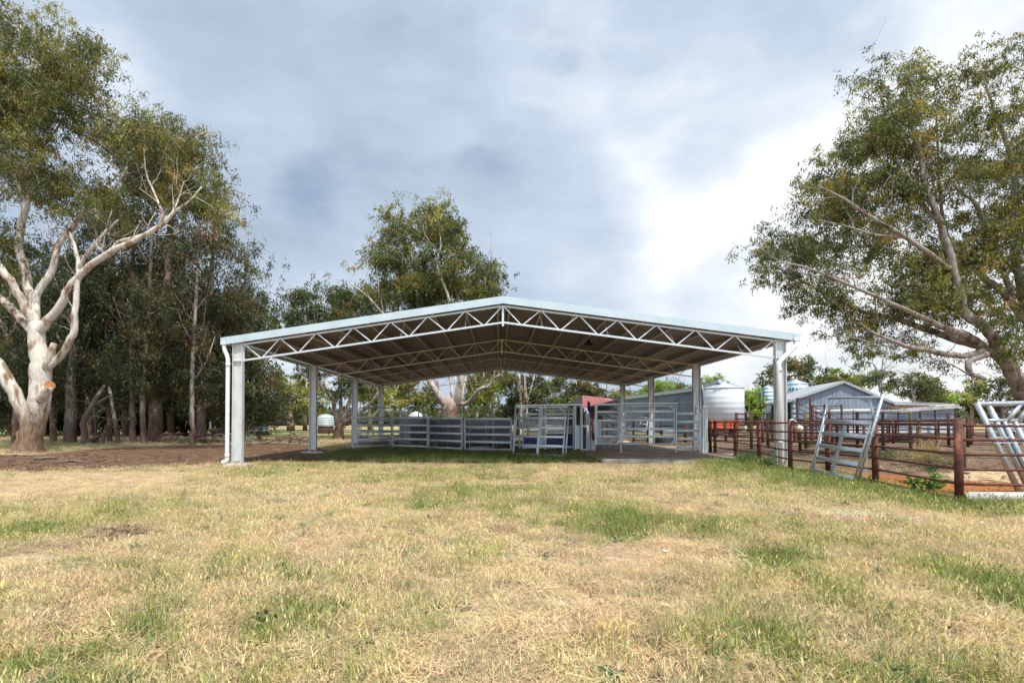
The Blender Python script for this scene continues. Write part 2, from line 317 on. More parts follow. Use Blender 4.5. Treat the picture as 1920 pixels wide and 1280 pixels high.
# ------------------------------------------------------------------ ground
_T = np.random.default_rng(3).random((256, 256)).astype(np.float64)
def vnoise(x, y):
    xi = np.floor(x).astype(int); yi = np.floor(y).astype(int); fx = x-xi; fy = y-yi
    fx = fx*fx*(3-2*fx); fy = fy*fy*(3-2*fy)
    a = _T[xi % 256, yi % 256]; b = _T[(xi+1) % 256, yi % 256]; c = _T[xi % 256, (yi+1) % 256]; d = _T[(xi+1) % 256, (yi+1) % 256]
    return (a*(1-fx)+b*fx)*(1-fy)+(c*(1-fx)+d*fx)*fy
def fbm(x, y, sc, oct=4, off=0.0):
    v = 0; a = .5; t = 0
    for i in range(oct):
        v = v+a*vnoise(x*sc+off+i*17.3, y*sc-off+i*9.1); t += a; a *= .55; sc *= 2.1
    return v/t
def sstep(a, b, x):
    t = np.clip((x-a)/(b-a), 0, 1); return t*t*(3-2*t)
def sd_poly(x, y, poly):       # signed distance, negative inside
    d = np.full(x.shape, 1e9); ins = np.zeros(x.shape, bool); n = len(poly)
    for i in range(n):
        ax, ay = poly[i]; bx, by = poly[(i+1) % n]; ex, ey = bx-ax, by-ay
        t = np.clip(((x-ax)*ex+(y-ay)*ey)/(ex*ex+ey*ey+1e-12), 0, 1)
        d = np.minimum(d, (x-ax-t*ex)**2+(y-ay-t*ey)**2)
        c = ((ay > y) != (by > y)) & (x < (bx-ax)*(y-ay)/(by-ay+1e-12)+ax); ins ^= c
    d = np.sqrt(d); return np.where(ins, -d, d)
def gp(*pts): return [tuple(G(a, b)[:2]) for a, b in pts]
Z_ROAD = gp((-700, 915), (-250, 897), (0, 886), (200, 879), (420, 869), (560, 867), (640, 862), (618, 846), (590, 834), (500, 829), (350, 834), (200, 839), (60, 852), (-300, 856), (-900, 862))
Z_ORSTREAK = gp((380, 866), (480, 864), (640, 863), (700, 864), (700, 867), (560, 869), (420, 869))
Z_STRIP = gp((560, 866), (700, 865), (960, 868), (1130, 865), (1400, 869), (1410, 874), (1130, 874), (900, 875), (700, 872), (560, 870))
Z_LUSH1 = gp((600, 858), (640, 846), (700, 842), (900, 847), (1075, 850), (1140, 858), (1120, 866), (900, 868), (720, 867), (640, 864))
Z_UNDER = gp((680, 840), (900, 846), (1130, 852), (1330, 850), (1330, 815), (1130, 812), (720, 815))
Z_YARD = gp((1340, 852), (1380, 860), (1424, 868), (1482, 885), (1641, 909), (1800, 945), (2300, 945), (2600, 810), (1340, 806))
Z_ORANGE = gp((1470, 872), (1600, 884), (1740, 893), (1850, 903), (2300, 905), (2300, 950), (1800, 947), (1641, 911), (1482, 886))
Z_SAND = gp((1725, 895), (1790, 882), (1900, 877), (2100, 880), (2200, 903), (1880, 906))
Z_LUSH2 = gp((1375, 858), (1424, 864), (1482, 879), (1560, 888), (1641, 903), (1700, 921), (1799, 937), (2200, 946), (2200, 972), (1800, 962), (1650, 938), (1500, 912), (1380, 888), (1290, 872))
Z_SANDY_L = gp((-500, 905), (0, 888), (250, 880), (400, 878), (330, 915), (200, 925), (-300, 940))
Z_FARGREEN = [(-140, 30), (-9, 23), (-6, 27), (2, 28), (2, 120), (-140, 100)]
def elp(x, y, px, py, rx, ry):
    """soft ellipse given in photo pixels on the ground"""
    c = G(px, py); a = G(px+rx, py); f = G(px, py-ry); e = G(px, py+ry)
    ax = (a-c).length; ay = max((f-e).length/2, .2)
    wx = (fbm(x, y, .8, 3, 120.)-.5)*1.6*min(1, ax); wy = (fbm(x, y, .8, 3, 150.)-.5)*2.4*min(1, ay)
    return np.exp(-(((x+wx-c.x)/ax)**2+((y+wy-c.y)/ay)**2)*1.1)
GREENP = [(930, 940, 130, 36), (1000, 1000, 60, 20), (620, 1110, 190, 46), (90, 1150, 110, 40), (450, 1075, 80, 26), (860, 1035, 100, 22), (1300, 1060, 110, 30), (1180, 1000, 60, 20), (1620, 1120, 140, 34), (330, 935, 110, 10), (780, 940, 60, 10), (1170, 955, 60, 25), (1120, 905, 250, 14), (830, 1010, 120, 14), (600, 1095, 150, 45), (700, 1120, 90, 30), (300, 1050, 90, 30), (470, 1210, 140, 60), (170, 1230, 160, 60),
          (1480, 1190, 140, 50), (1420, 1040, 120, 20), (1600, 1060, 170, 30), (700, 900, 120, 10), (500, 885, 120, 8), (90, 990, 90, 22), (1330, 985, 60, 18), (1560, 945, 110, 14), (1700, 1000, 90, 14), (1850, 1090, 120, 40), (1120, 1240, 90, 40), (1330, 1240, 90, 40)]
BAREP = [(230, 1003, 70, 12), (130, 1030, 110, 16), (560, 940, 60, 8), (960, 905, 60, 7), (1260, 1010, 50, 10), (1040, 1010, 160, 22), (1180, 1030, 120, 18), (190, 1000, 120, 20), (1520, 966, 90, 9), (1720, 975, 150, 9), (1010, 905, 90, 8), (1040, 1130, 130, 30), (1100, 1075, 120, 20), (900, 1210, 140, 50), (50, 920, 160, 14), (1240, 1150, 160, 35), (360, 1180, 80, 30), (80, 1080, 90, 18), (1300, 960, 60, 10)]
DARKP = [(215, 1002, 60, 8), (780, 1010, 18, 3), (1110, 1100, 20, 5), (1520, 965, 55, 6), (240, 992, 50, 7), (1045, 1008, 30, 3)]
def zones(x, y):
    n = len(x); w = (fbm(x, y, .9, 3)-.5)*1.3; w2 = fbm(x, y, .35, 4, 5.0); w3 = fbm(x, y, 1.7, 4, 31.0); w4 = fbm(x, y, 5.5, 3, 11.0)
    def mask(z, soft=.35, amp=1.0):
        return 1-sstep(-soft, soft, sd_poly(x, y, z)+w*amp)
    soil = np.array((.25, .17, .11)); pale = np.array((.42, .32, .215))
    col = soil+(pale-soil)*sstep(.35, .7, w3)[:, None]
    col = col*(.8+.4*w4)[:, None]
    green = np.clip((w2-.45)*2.4, -.3, .6)+(w3-.46)*1.5; dens = np.full(n, .92)-(sstep(.55, .75, fbm(x, y, .8, 3, 70.))*.55); ht = np.full(n, 1.0)
    for g in GREENP: e = elp(x, y, *g)*(.35+1.0*sstep(.35, .62, w3)); green += .42*e; dens += .25*e; ht += .10*e
    for g in BAREP: e = elp(x, y, *g)*(.3+.9*sstep(.35, .6, w3)); green -= .35*e; dens -= .62*e; ht -= .3*e
    cam_d_ = np.hypot(x-CAMX, y-CAMY); green += .12*sstep(6, 14, cam_d_)-.05
    def put(z, c, g, d, h, soft=.35, amp=1.0, a=1.0):
        nonlocal col, green, dens, ht
        m = mask(z, soft, amp)*a; c = np.array(c)
        col = col*(1-m[:, None])+(c*(.72+.56*w4)[:, None])*m[:, None]
        green = green*(1-m)+g*m; dens = dens*(1-m)+d*m; ht = ht*(1-m)+h*m
    far = sstep(30, 44, y)
    fg = np.array((.16, .20, .06)); fs = np.array((.42, .34, .18)); t = np.clip(sstep(.35, .65, w2)*.5+sstep(60, 120, y), 0, 1)[:, None]
    col = col*(1-far[:, None])+(fg*(1-t)+fs*t)*far[:, None]
    green = green*(1-far)+.8*far
    put(Z_SANDY_L, (.46, .34, .22), -.4, .38, .6, 1.2, 1.5, .85)
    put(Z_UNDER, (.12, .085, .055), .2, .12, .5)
    put(Z_YARD, (.17, .115, .08), -.1, .10, .6, .2, .25)
    put(Z_SAND, (.52, .39, .23), -.4, .02, .4, .5, .6)
    put(Z_ORANGE, (.34, .13, .04), -.2, .04, .5, .3, .4)
    put(Z_ROAD, (.135, .082, .052), 0.0, .02, .5, .35, .8)  # brown soil, darkened to hold the shade across the road
    put(Z_ORSTREAK, (.30, .12, .035), 0, .02, .4, .3, .5, .8)
    put(Z_STRIP, (.26, .175, .105), .1, .12, .5, .25, .5, .85)
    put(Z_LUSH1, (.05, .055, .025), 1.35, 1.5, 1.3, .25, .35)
    put(Z_LUSH2, (.15, .13, .06), .95, 1.5, 1.4, .4, .7)
    for g in DARKP: m = elp(x, y, *g)[:, None]; col = col*(1-m*.8)+np.array((.07, .045, .03))*m*.8
    # patches of litter on the road and in the yard
    lit = mask(Z_ROAD)*sstep(.5, .7, fbm(x, y, 2.8, 3, 44.))*.5; col = col*(1-lit[:, None])+np.array((.22, .13, .085))*lit[:, None]
    return np.clip(col, .01, .9), green, np.clip(dens, 0, 2), ht
def relief(x, y):
    near = 1-sstep(30, 60, np.hypot(x, y))
    h = (fbm(x, y, .45, 3, 2.)-.5)*.09*near + (fbm(x, y, 3.5, 3, 8.)-.5)*.03*near
    h -= .02*near
    c = G(240, 992); h += .07*np.exp(-(((x-c.x)/.35)**2+((y-c.y)/.2)**2))
    return h - .15*sstep(60, 200, np.hypot(x, y))
def axis(lo, hi, st, ext):
    a = list(np.arange(lo, hi+1e-6, st)); s = st
    while a[-1] < ext: s *= 1.25; a.append(a[-1]+s)
    s = st
    while a[0] > -ext: s *= 1.25; a.insert(0, a[0]-s)
    return np.array(a)
gx = axis(-26, 26, .16, 2500); gy = axis(-20, 24, .16, 2500)
X, Y = np.meshgrid(gx, gy, indexing='ij'); xf, yf = X.ravel(), Y.ravel()
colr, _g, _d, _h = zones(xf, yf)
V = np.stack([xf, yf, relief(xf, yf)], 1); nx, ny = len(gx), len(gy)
I = np.arange(nx*ny).reshape(nx, ny)
F = np.stack([I[:-1, :-1].ravel(), I[1:, :-1].ravel(), I[1:, 1:].ravel(), I[:-1, 1:].ravel()], 1)
m, t, p, o = newmat('paddock_soil'); l = t.links.new
a = nd(t, 'ShaderNodeAttribute', attribute_name='Zone'); tcn = nd(t, 'ShaderNodeTexCoord')
n_ = nd(t, 'ShaderNodeTexNoise', ins={'Scale': 9.0, 'Detail': 10.0, 'Roughness': .72}); l(tcn.outputs['Object'], n_.inputs['Vector'])
r_ = ramp(t, [(.3, (.45, .42, .40)), (.5, (.95, .93, .9)), (.68, (1.45, 1.42, 1.35))]); l(n_.outputs['Fac'], r_.inputs[0])
mu = nd(t, 'ShaderNodeMix', data_type='RGBA', blend_type='MULTIPLY'); mu.inputs[0].default_value = 1; l(a.outputs['Color'], mu.inputs[6]); l(r_.outputs[0], mu.inputs[7]); l(mu.outputs[2], p.inputs['Base Color'])
p.inputs['Roughness'].default_value = .95; p.inputs['Specular IOR Level'].default_value = .1
bp = nd(t, 'ShaderNodeBump', ins={'Strength': .8, 'Distance': .03}); l(n_.outputs['Fac'], bp.inputs['Height']); l(bp.outputs[0], p.inputs['Normal'])
M['ground'] = m
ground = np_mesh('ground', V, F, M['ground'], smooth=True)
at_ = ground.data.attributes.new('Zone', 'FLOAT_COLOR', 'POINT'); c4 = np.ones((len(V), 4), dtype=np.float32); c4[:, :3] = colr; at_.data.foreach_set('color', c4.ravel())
tag(ground, kind='structure')

# concrete slab under the right of the shed
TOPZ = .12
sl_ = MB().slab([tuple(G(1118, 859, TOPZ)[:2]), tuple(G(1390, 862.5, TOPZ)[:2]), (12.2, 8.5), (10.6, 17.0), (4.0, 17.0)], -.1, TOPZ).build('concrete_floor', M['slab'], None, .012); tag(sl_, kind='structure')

e0, e1 = G(1128, 860, TOPZ), G(1391, 862.6, TOPZ); ed_ = MB().beam(e0+Vector((0, -.05, -.075)), e1+Vector((0, -.05, -.075)), .09, .16).build('concrete_edge', mat_noise('sunlit_edge_concrete', [(.3, (.20, .16, .12)), (.5, (.38, .35, .30)), (.7, (.52, .50, .45))], 2.2, .9, 0, .4), None, .01); tag(ed_, kind='structure')  # lighter strip, sunlight on the slab front put into its colour

# ------------------------------------------------------------------ grass
def blade(vs, fs, b, yaw, lean, h, w, segs=3, curve=1.0):
    d = np.array((cos(yaw), sin(yaw), 0)); s = np.array((-sin(yaw), cos(yaw), 0)); n = len(vs)
    for i in range(segs):
        t = i/segs; c = b+d*(lean*h*t**(1+curve))+np.array((0, 0, h*t*(1-.35*lean*t))); ww = w*(1-t**1.6)*.5+w*.08
        vs += [c-s*ww, c+s*ww]
    vs.append(b+d*(lean*h)+np.array((0, 0, h*(1-.35*lean))))
    for i in range(segs-1): fs.append((n+2*i, n+2*i+1, n+2*i+3, n+2*i+2))
    k = n+2*(segs-1); fs.append((k, k+1, n+2*segs, n+2*segs))
    return vs[-1], d, s
def tuft(kind, seed):
    r = np.random.default_rng(seed); vs = []; fs = []; cols = []
    def cadd(c, k0): cols.extend([c]*(len(fs)-k0))
    if kind == 'straw': nb, R, h0, h1 = 44, .17, .03, .13
    elif kind == 'green': nb, R, h0, h1 = 46, .14, .05, .16
    elif kind == 'flat': nb, R, h0, h1 = 50, .2, .05, .13
    else: nb, R, h0, h1 = 16, .07, .04, .12
    for i in range(nb):
        a = r.uniform(0, 2*pi); rr = R*math.sqrt(r.uniform()); b = np.array((rr*cos(a), rr*sin(a), -.012)); k0 = len(fs); yaw = r.uniform(0, 2*pi)
        if kind == 'flat':
            d = np.array((cos(yaw), sin(yaw), r.uniform(-.12, .3))); L_ = r.uniform(.06, .18); s = np.array((-sin(yaw), cos(yaw), 0))*r.uniform(.0012, .0028); b = b+np.array((0, 0, r.uniform(.012, .05))); n = len(vs); q = np.array((0, 0, r.uniform(-.015, .015)))
            vs += [b-s, b+s, b+d*L_*.5+s+q, b+d*L_*.5-s+q, b+d*L_+s*.6, b+d*L_-s*.6]; fs += [(n, n+1, n+2, n+3), (n+3, n+2, n+4, n+5)]
            g = r.uniform(.75, 1.25); cadd(np.array((1.12, 1.0, .86))*g, k0); continue
        if kind == 'weed':
            c = b+np.array((0, 0, .02)); L_ = r.uniform(.05, .12); d = np.array((cos(yaw), sin(yaw), r.uniform(.15, .8))); s = np.array((-sin(yaw), cos(yaw), 0))*L_*.22; n = len(vs)
            vs += [c, c+d*L_*.5-s, c+d*L_, c+d*L_*.5+s]; fs.append((n, n+1, n+2, n+3)); cadd(np.array((.8, 1.0, .9))*r.uniform(.6, 1.1), k0); continue
        h = r.uniform(h0, h1); head = kind == 'straw' and r.uniform() < .30 or kind == 'green' and r.uniform() < .10
        if head: h = max(h, r.uniform(.09, .17))
        lean = abs(r.normal(.35, .35)); tip, d, s = blade(vs, fs, b, yaw, min(lean, 1.2), h, r.uniform(.003, .0055)*(1.25 if kind == 'green' else 1), 3)
        g = r.uniform(.42, 1.35)
        cadd((np.array((1.0, 1.0, 1.0)) if r.uniform() < .8 else (np.array((.55, .95, .45)) if kind == 'straw' else np.array((1.7, 1.25, 1.2))))*g, k0)
        if head:      # barley-grass seed head: a leaning plume of awns
            k0 = len(fs); ax = d*r.uniform(.3, .9)+np.array((0, 0, .8)); ax /= np.linalg.norm(ax); HL = r.uniform(.035, .06)
            n = len(vs); q = np.cross(ax, s); wv = .005
            for e in (s, q):
                m0 = len(vs); vs += [tip-ax*.004, tip+ax*HL*.4-e*wv, tip+ax*HL, tip+ax*HL*.4+e*wv]; fs.append((m0, m0+1, m0+2, m0+3))
            for j in range(7):
                t_ = r.uniform(.1, .9); e = s*r.normal(0, .5)+q*r.normal(0, .5)+ax*1.2; e /= np.linalg.norm(e); c = tip+ax*HL*t_; m0 = len(vs); sd = np.cross(e, ax+.01); sd = sd/(np.linalg.norm(sd)+1e-6)*.0009
                vs += [c-sd, c+sd, c+e*r.uniform(.02, .035)]; fs.append((m0, m0+1, m0+2, m0+2))
            cadd(np.array((1.2, 1.12, 1.0))*r.uniform(.85, 1.2), k0)
    V = np.array(vs); me = bpy.data.meshes.new('tuft_'+kind)
    me.from_pydata([tuple(v) for v in V], [], [f if f[2] != f[3] else f[:3] for f in fs])
    at = me.attributes.new('Col', 'FLOAT_COLOR', 'FACE'); c = np.ones((len(fs), 4), dtype=np.float32); c[:, :3] = np.array(cols); at.data.foreach_set('color', c.ravel())
    me.materials.append(M['grass']); return me
m, t, p, o = newmat('grass_blades'); l = t.links.new
a1 = nd(t, 'ShaderNodeAttribute', attribute_name='Col'); a2 = nd(t, 'ShaderNodeAttribute', attribute_name='tint', attribute_type='INSTANCER')
mu = nd(t, 'ShaderNodeMix', data_type='RGBA', blend_type='MULTIPLY'); mu.inputs[0].default_value = 1; l(a1.outputs['Color'], mu.inputs[6]); l(a2.outputs['Color'], mu.inputs[7]); l(mu.outputs[2], p.inputs['Base Color'])
p.inputs['Roughness'].default_value = .55; p.inputs['Specular IOR Level'].default_value = .3
tr = nd(t, 'ShaderNodeBsdfTranslucent'); l(mu.outputs[2], tr.inputs[0]); mx = nd(t, 'ShaderNodeMixShader'); mx.inputs[0].default_value = .32; l(p.outputs[0], mx.inputs[1]); l(tr.outputs[0], mx.inputs[2]); l(mx.outputs[0], o.inputs[0])
M['grass'] = m
TC = bpy.data.collections.new('grass_sources')      # never linked to the scene: only read by the scatter
kinds = ['straw']*7+['green']*7+['flat']*5+['weed']*3
for i, k in enumerate(kinds):
    ob = bpy.data.objects.new('tuft_%02d' % i, tuft(k, 100+i)); TC.objects.link(ob)
def scatter_grass():
    pts = []
    rings = [(3.0, 6.0, 100), (6.0, 10, 76), (10, 16, 50), (16, 24, 34), (24, 34, 18), (34, 60, 5)]
    for d0, d1, dens in rings:
        halfw = d1*1.12+3; nn = int((d1-d0)*2*halfw*dens); fd = RNG.uniform(d0, d1, nn); sx = RNG.uniform(-1, 1, nn)*(fd*1.05+3.0)
        keep = RNG.uniform(0, 1, nn) < (fd*1.05+3)/(d1*1.05+3)
        fd, sx = fd[keep], sx[keep]
        pts.append(np.stack([CAMX+FH.x*fd+RT.x*sx, CAMY+FH.y*fd+RT.y*sx, fd], 1))
    A = np.concatenate(pts); x, y, fd = A.T
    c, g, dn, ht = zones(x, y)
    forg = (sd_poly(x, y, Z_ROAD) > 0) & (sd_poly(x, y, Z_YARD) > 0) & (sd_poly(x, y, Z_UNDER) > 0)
    uu = RNG.uniform(0, 1, len(x))*1.35; fill = (uu >= dn) & forg & (uu < 1.2) & (sd_poly(x, y, Z_STRIP) > 0); k = (uu < dn) | fill
    # not on the slab nor on the column footings
    for ky in range(4):
        for kx in (-1, 1): k &= ((x-kx*10.05)/.68)**2+((y-ky*8.2)/.46)**2 > 1
    k &= ~((y > G(1118, 859, TOPZ).y-.25) & (x > 4.6) & (x < 12.3) & (y < 17))
    x, y, fd, g, dn, ht, fill = x[k], y[k], fd[k], g[k], dn[k], ht[k], fill[k]; n = len(x)
    u = RNG.uniform(0, 1, n); gg = np.clip(g+RNG.normal(0, .27, n), -1, 2)
    idx = np.where(gg > .48, 7+RNG.integers(0, 7, n), RNG.integers(0, 7, n))
    idx = np.where((u < .34-.3*np.clip(g, 0, 1)), 14+RNG.integers(0, 5, n), idx)
    idx = np.where((RNG.uniform(0, 1, n) < .012+.02*(gg > .8)), 19+RNG.integers(0, 3, n), idx)
    idx = np.where(fill, 14+RNG.integers(0, 5, n), idx); gg = np.where(fill, -.5, gg)
    gm = np.clip((gg+.05)/1.0, 0, 1)[:, None]
    s0 = np.array((.73, .65, .45)); s1 = np.array((.60, .58, .33)); g0 = np.array((.42, .46, .17)); g1 = np.array((.27, .36, .11))
    base = np.where(gm < .45, s0+(s1-s0)*(gm/.45), np.where(gm < .75, s1+(g0-s1)*((gm-.45)/.3), g0+(g1-g0)*((gm-.75)/.25)))
    isg = ((idx >= 7) & (idx < 14))[:, None]; base = np.where(isg, np.minimum(base, g0*1.15), base)
    isw = (idx >= 19)[:, None]; base = np.where(isw, np.array((.10, .16, .06)), base)
    isf = ((idx >= 14) & (idx < 19))[:, None]; base = np.where(isf, base*.35+np.array((.78, .69, .51))*.65, base)
    shd = (sd_poly(x, y, Z_LUSH1) < .3)[:, None]  # grass under the shed darkened in its tint to paint the shade
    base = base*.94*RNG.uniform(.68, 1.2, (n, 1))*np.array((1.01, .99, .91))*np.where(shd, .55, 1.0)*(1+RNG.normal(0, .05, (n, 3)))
    # patches of redder, deader straw
    dead = sstep(.5, .72, fbm(x, y, .7, 3, 90.))[:, None]*(1-gm); base = base*(1-dead*.35)+np.array((.62, .50, .36))*dead*.35
    scl = (.72+.55*RNG.uniform(0, 1, n))*np.clip(ht, .45, 2.0)*(1+.012*np.clip(fd-8, 0, 20))*.95
    z = relief(x, y)
    me = bpy.data.meshes.new('grass'); me.vertices.add(n); me.vertices.foreach_set('co', np.stack([x, y, z], 1).astype(np.float32).ravel())
    def attr(nm, ty, data, key='value'): q = me.attributes.new(nm, ty, 'POINT'); q.data.foreach_set(key, data)
    attr('idx', 'INT', idx.astype(np.int32)); attr('scl', 'FLOAT', scl.astype(np.float32))
    rot = np.stack([RNG.normal(0, .10, n), RNG.normal(0, .10, n), RNG.uniform(0, 2*pi, n)], 1).astype(np.float32); attr('rot', 'FLOAT_VECTOR', rot.ravel(), 'vector')
    c4 = np.ones((n, 4), dtype=np.float32); c4[:, :3] = np.clip(base, 0.01, 1); attr('tint', 'FLOAT_COLOR', c4.ravel(), 'color')
    ob = bpy.data.objects.new('grass', me); COL.objects.link(ob)
    ng = bpy.data.node_groups.new('scatter', 'GeometryNodeTree'); ng.interface.new_socket('Geometry', in_out='INPUT', socket_type='NodeSocketGeometry'); ng.interface.new_socket('Geometry', in_out='OUTPUT', socket_type='NodeSocketGeometry')
    gi = ng.nodes.new('NodeGroupInput'); go = ng.nodes.new('NodeGroupOutput'); ip = ng.nodes.new('GeometryNodeInstanceOnPoints'); ci = ng.nodes.new('GeometryNodeCollectionInfo')
    ci.inputs[0].default_value = TC; ci.inputs['Separate Children'].default_value = True; ci.inputs['Reset Children'].default_value = True
    def na(nm, ty): q = ng.nodes.new('GeometryNodeInputNamedAttribute'); q.data_type = ty; q.inputs[0].default_value = nm; return q.outputs[0]
    k = ng.links.new; k(gi.outputs[0], ip.inputs['Points']); k(ci.outputs[0], ip.inputs['Instance']); ip.inputs['Pick Instance'].default_value = True
    k(na('idx', 'INT'), ip.inputs['Instance Index']); k(na('rot', 'FLOAT_VECTOR'), ip.inputs['Rotation']); k(na('scl', 'FLOAT'), ip.inputs['Scale'])
    k(ip.outputs[0], go.inputs[0]); md = ob.modifiers.new('scatter', 'NODES'); md.node_group = ng
    tag(ob, 'patchy dry straw and green paddock grass over the foreground', 'grass', kind='stuff'); print('tufts', n)
if not NOGRASS: scatter_grass()

# ------------------------------------------------------------------ the open shed
HW, BAY, ZE, ZA = 10.05, 8.2, 4.60, 5.99           # half width at the columns, bay, underside at eave and ridge
SL = (ZA-ZE)/HW
def zu(x): return ZA-SL*abs(x)
shed = thing('open_shed', (0, 0, 0), 'big open-sided steel shed with a pale gable fascia, zigzag roof trusses and galvanised columns', 'shed')
OH = HW+.36
YF, YR = -.16, 3*BAY+.16
def roof_pts(zoff, over=0.0):
    return [(-OH-over, zu(OH+over)+zoff), (0, ZA+zoff), (OH+over, zu(OH+over)+zoff)]
# roof sheeting: one thin gabled skin, the under face coloured brown for its shade and ground reflection
for nm, z0, z1, mt in (('roof_sheet', .245, .26, M['rooftop']), ('roof_underside', .225, .242, M['underside'])):
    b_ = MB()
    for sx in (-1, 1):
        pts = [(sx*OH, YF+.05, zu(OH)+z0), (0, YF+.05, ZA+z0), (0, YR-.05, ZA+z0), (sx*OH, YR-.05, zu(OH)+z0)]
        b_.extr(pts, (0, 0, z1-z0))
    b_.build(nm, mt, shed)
b_ = MB()
for sx in (-1, 1): b_.extr([(0, YF-.02, ZA+.29), (sx*.28, YF-.02, ZA+.29-SL*.28), (sx*.28, YR+.02, ZA+.29-SL*.28), (0, YR+.02, ZA+.29)], (0, 0, .006))
b_.build('ridge_cap', M['fascia'], shed)
for yy, nm in ((YF, 'fascia'), (YR, 'fascia')):
    b_ = MB()
    for sx in (-1, 1):
        e = HW+.62
        b_.extr([(sx*e, yy, zu(e)+.02), (0, yy, ZA+.02), (0, yy, ZA+.29), (sx*e, yy, zu(e)+.29)], (0, .02 if yy > 0 else -.02, 0))
        b_.extr([(sx*e, yy-.0, zu(e)+.292), (0, yy, ZA+.292), (0, yy, ZA+.300), (sx*e, yy, zu(e)+.300)], (0, -.12 if yy > 0 else .12, 0))
    b_.build(nm, M['fascia'], shed)
# purlins, nine a side
for sx in (-1, 1):
    for i in range(9):
        x = sx*(.22+i*(HW-.30)/8); z = zu(x)+.12
        b_ = MB(); s_ = sx*.035
        b_.box((x, (YF+YR)/2, z), (.004, YR-YF-.06, .19)); pu_ = b_.build('purlin', M['underside'], shed)  # web takes the dark underside colour, painting its shaded side
        MB().box((x+.03, (YF+YR)/2, z-.098), (.064, YR-YF-.06, .005)).build('lower_flange', M['purlin'], pu_)  # brighter flange colour stands for ground light from below
# trusses
TD = .66; NP = 7
for k in range(4):
    y = k*BAY
    mt = M['galv'] if k == 0 else M['purlin']; WB, CB = ((.042, .068), (.03, .055), (.026, .05), (.022, .04))[k]  # inner trusses take the colour with ground bounce painted in
    tr_ = MB()
    for sx in (-1, 1):
        xe = sx*(HW-.19); xs = [xe+(0-xe)*j/NP for j in range(NP+1)]
        top = lambda x: Vector((x, y, zu(x)-.045)); bot = lambda x: Vector((x, y, zu(x)-TD))
        tr_.beam(top(xe), top(0), CB, CB); tr_.beam(bot(xe), bot(0), CB, CB)
        for j in range(NP):
            xm = (xs[j]+xs[j+1])/2; g_ = (xs[j+1]-xs[j])*.04
            tr_.beam(top(xs[j]+g_)-Vector((0, 0, .03)), bot(xm-g_)+Vector((0, 0, .03)), WB, WB)
            tr_.beam(bot(xm+g_)+Vector((0, 0, .03)), top(xs[j+1]-g_)-Vector((0, 0, .03)), WB, WB)
        tr_.beam((xe, y, zu(xe)), (xe, y, zu(xe)-TD-.08), .08, .012, (0, 1, 0))
    tr_.beam((0, y, ZA-.02), (0, y, ZA-TD-.14), .08, .08, (0, 1, 0))
    tr_.build('truss', mt, shed, .004)
    for sx in (-1, 1):
        for j in (1, 3, 5, 7):
            x = sx*(.22+j*(HW-.30)/8); MB().beam((x+.02, y+.9, zu(x)+.03), (x+.02, y+.03, zu(x)-TD), .04, .005).build('fly_brace', mt, shed)
# columns, base plates, footings
def column(x, y, front):
    b_ = MB(); sx = 1 if x > 0 else -1; w = .37; dpt = .20; zt = zu(x)+.05; base = .03
    b_.box((x-w/2, y, (zt+base)/2), (.012, dpt, zt-base)); b_.box((x+w/2, y, (zt+base)/2), (.012, dpt, zt-base)); b_.box((x, y, (zt+base)/2), (w-.012, .010, zt-base))
    for sx2 in (-1, 1): b_.box((x+sx2*(w/2-.014), y-dpt/2+.006, (zt+base)/2), (.014, .008, zt-base))
    c = b_.build('column', M['column'], shed)
    MB().box((x, y-.048, zu(x)-TD), (w-.014, .085, .012)).build('stiffener', M['galv'], c)
    bp_ = MB().box((x, y, .022), (w+.10, dpt+.10, .016))
    MB().box((x, y-.012, .10+.02*sx), (w-.03, .006, .16)).build('mud_splash', M['slab'], c)
    for dx in (-.11, .11): bp_.tube([(x+dx, y-.085, .02), (x+dx, y-.085, .085)], .014, 6); bp_.box((x+dx*1.35, y-.06, .10), (.012, .06, .14))
    bp_.build('base_plate', M['galv'], c)
    prof = [(.0, .012), (.36, .065), (.50, .035), (.62, -.09)]
    f_ = MB(); n = 28; vs = []; rr = random.Random(int(x*10+y))
    wob = [1+.07*rr.uniform(-1, 1) for _ in range(n)]
    for r, z in prof[1:]: vs += [(x+r*wob[q]*1.15*cos(2*pi*q/n), y+r*wob[q]*.8*sin(2*pi*q/n), z) for q in range(n)]
    f_.add(vs, [tuple(range(n))]+[(a*n+q, a*n+(q+1) % n, (a+1)*n+(q+1) % n, (a+1)*n+q) for a in range(2) for q in range(n)])
    f_.build('footing', M['concrete'], c)
for k in range(4):
    for sx in (-1, 1): column(sx*HW, k*BAY, k == 0)
# gutters and downpipes
for sx in (-1, 1):
    b_ = MB(); xg = sx*(OH+.13); zg = zu(OH)+.14; Lg = YR-YF+.06; yc = (YF+YR)/2
    b_.box((xg, yc, zg-.09), (.20, Lg, .006)); b_.box((xg+.10, yc, zg), (.006, Lg, .18)); b_.box((xg-.10, yc, zg), (.006, Lg, .18)); b_.box((xg, YF-.03, zg), (.206, .006, .186)); b_.box((xg, YR+.03, zg), (.206, .006, .186))
    b_.build('gutter', M['fascia'], shed)
def smoothpath(pts, n=5, r=.12):
    pts = [Vector(p) for p in pts]; o_ = [pts[0]]
    for i in range(1, len(pts)-1):
        a, b, c = pts[i-1], pts[i], pts[i+1]; u = (a-b).normalized(); v = (c-b).normalized(); rr = min(r, (a-b).length*.45, (c-b).length*.45)
        for k in range(n+1):
            t = k/n; o_.append((b+u*rr)*(1-t)**2+b*2*t*(1-t)+(b+v*rr)*t*t)
    o_.append(pts[-1]); return o_
zg = zu(OH)+.05
dp = MB(); yl = -.10
pts = [(-OH-.15, yl, zg), (-OH-.15, yl, zg-.22), (-HW-.36, yl, zg-.55), (-HW-.36, yl, .16), (-HW-.52, yl, .10)]
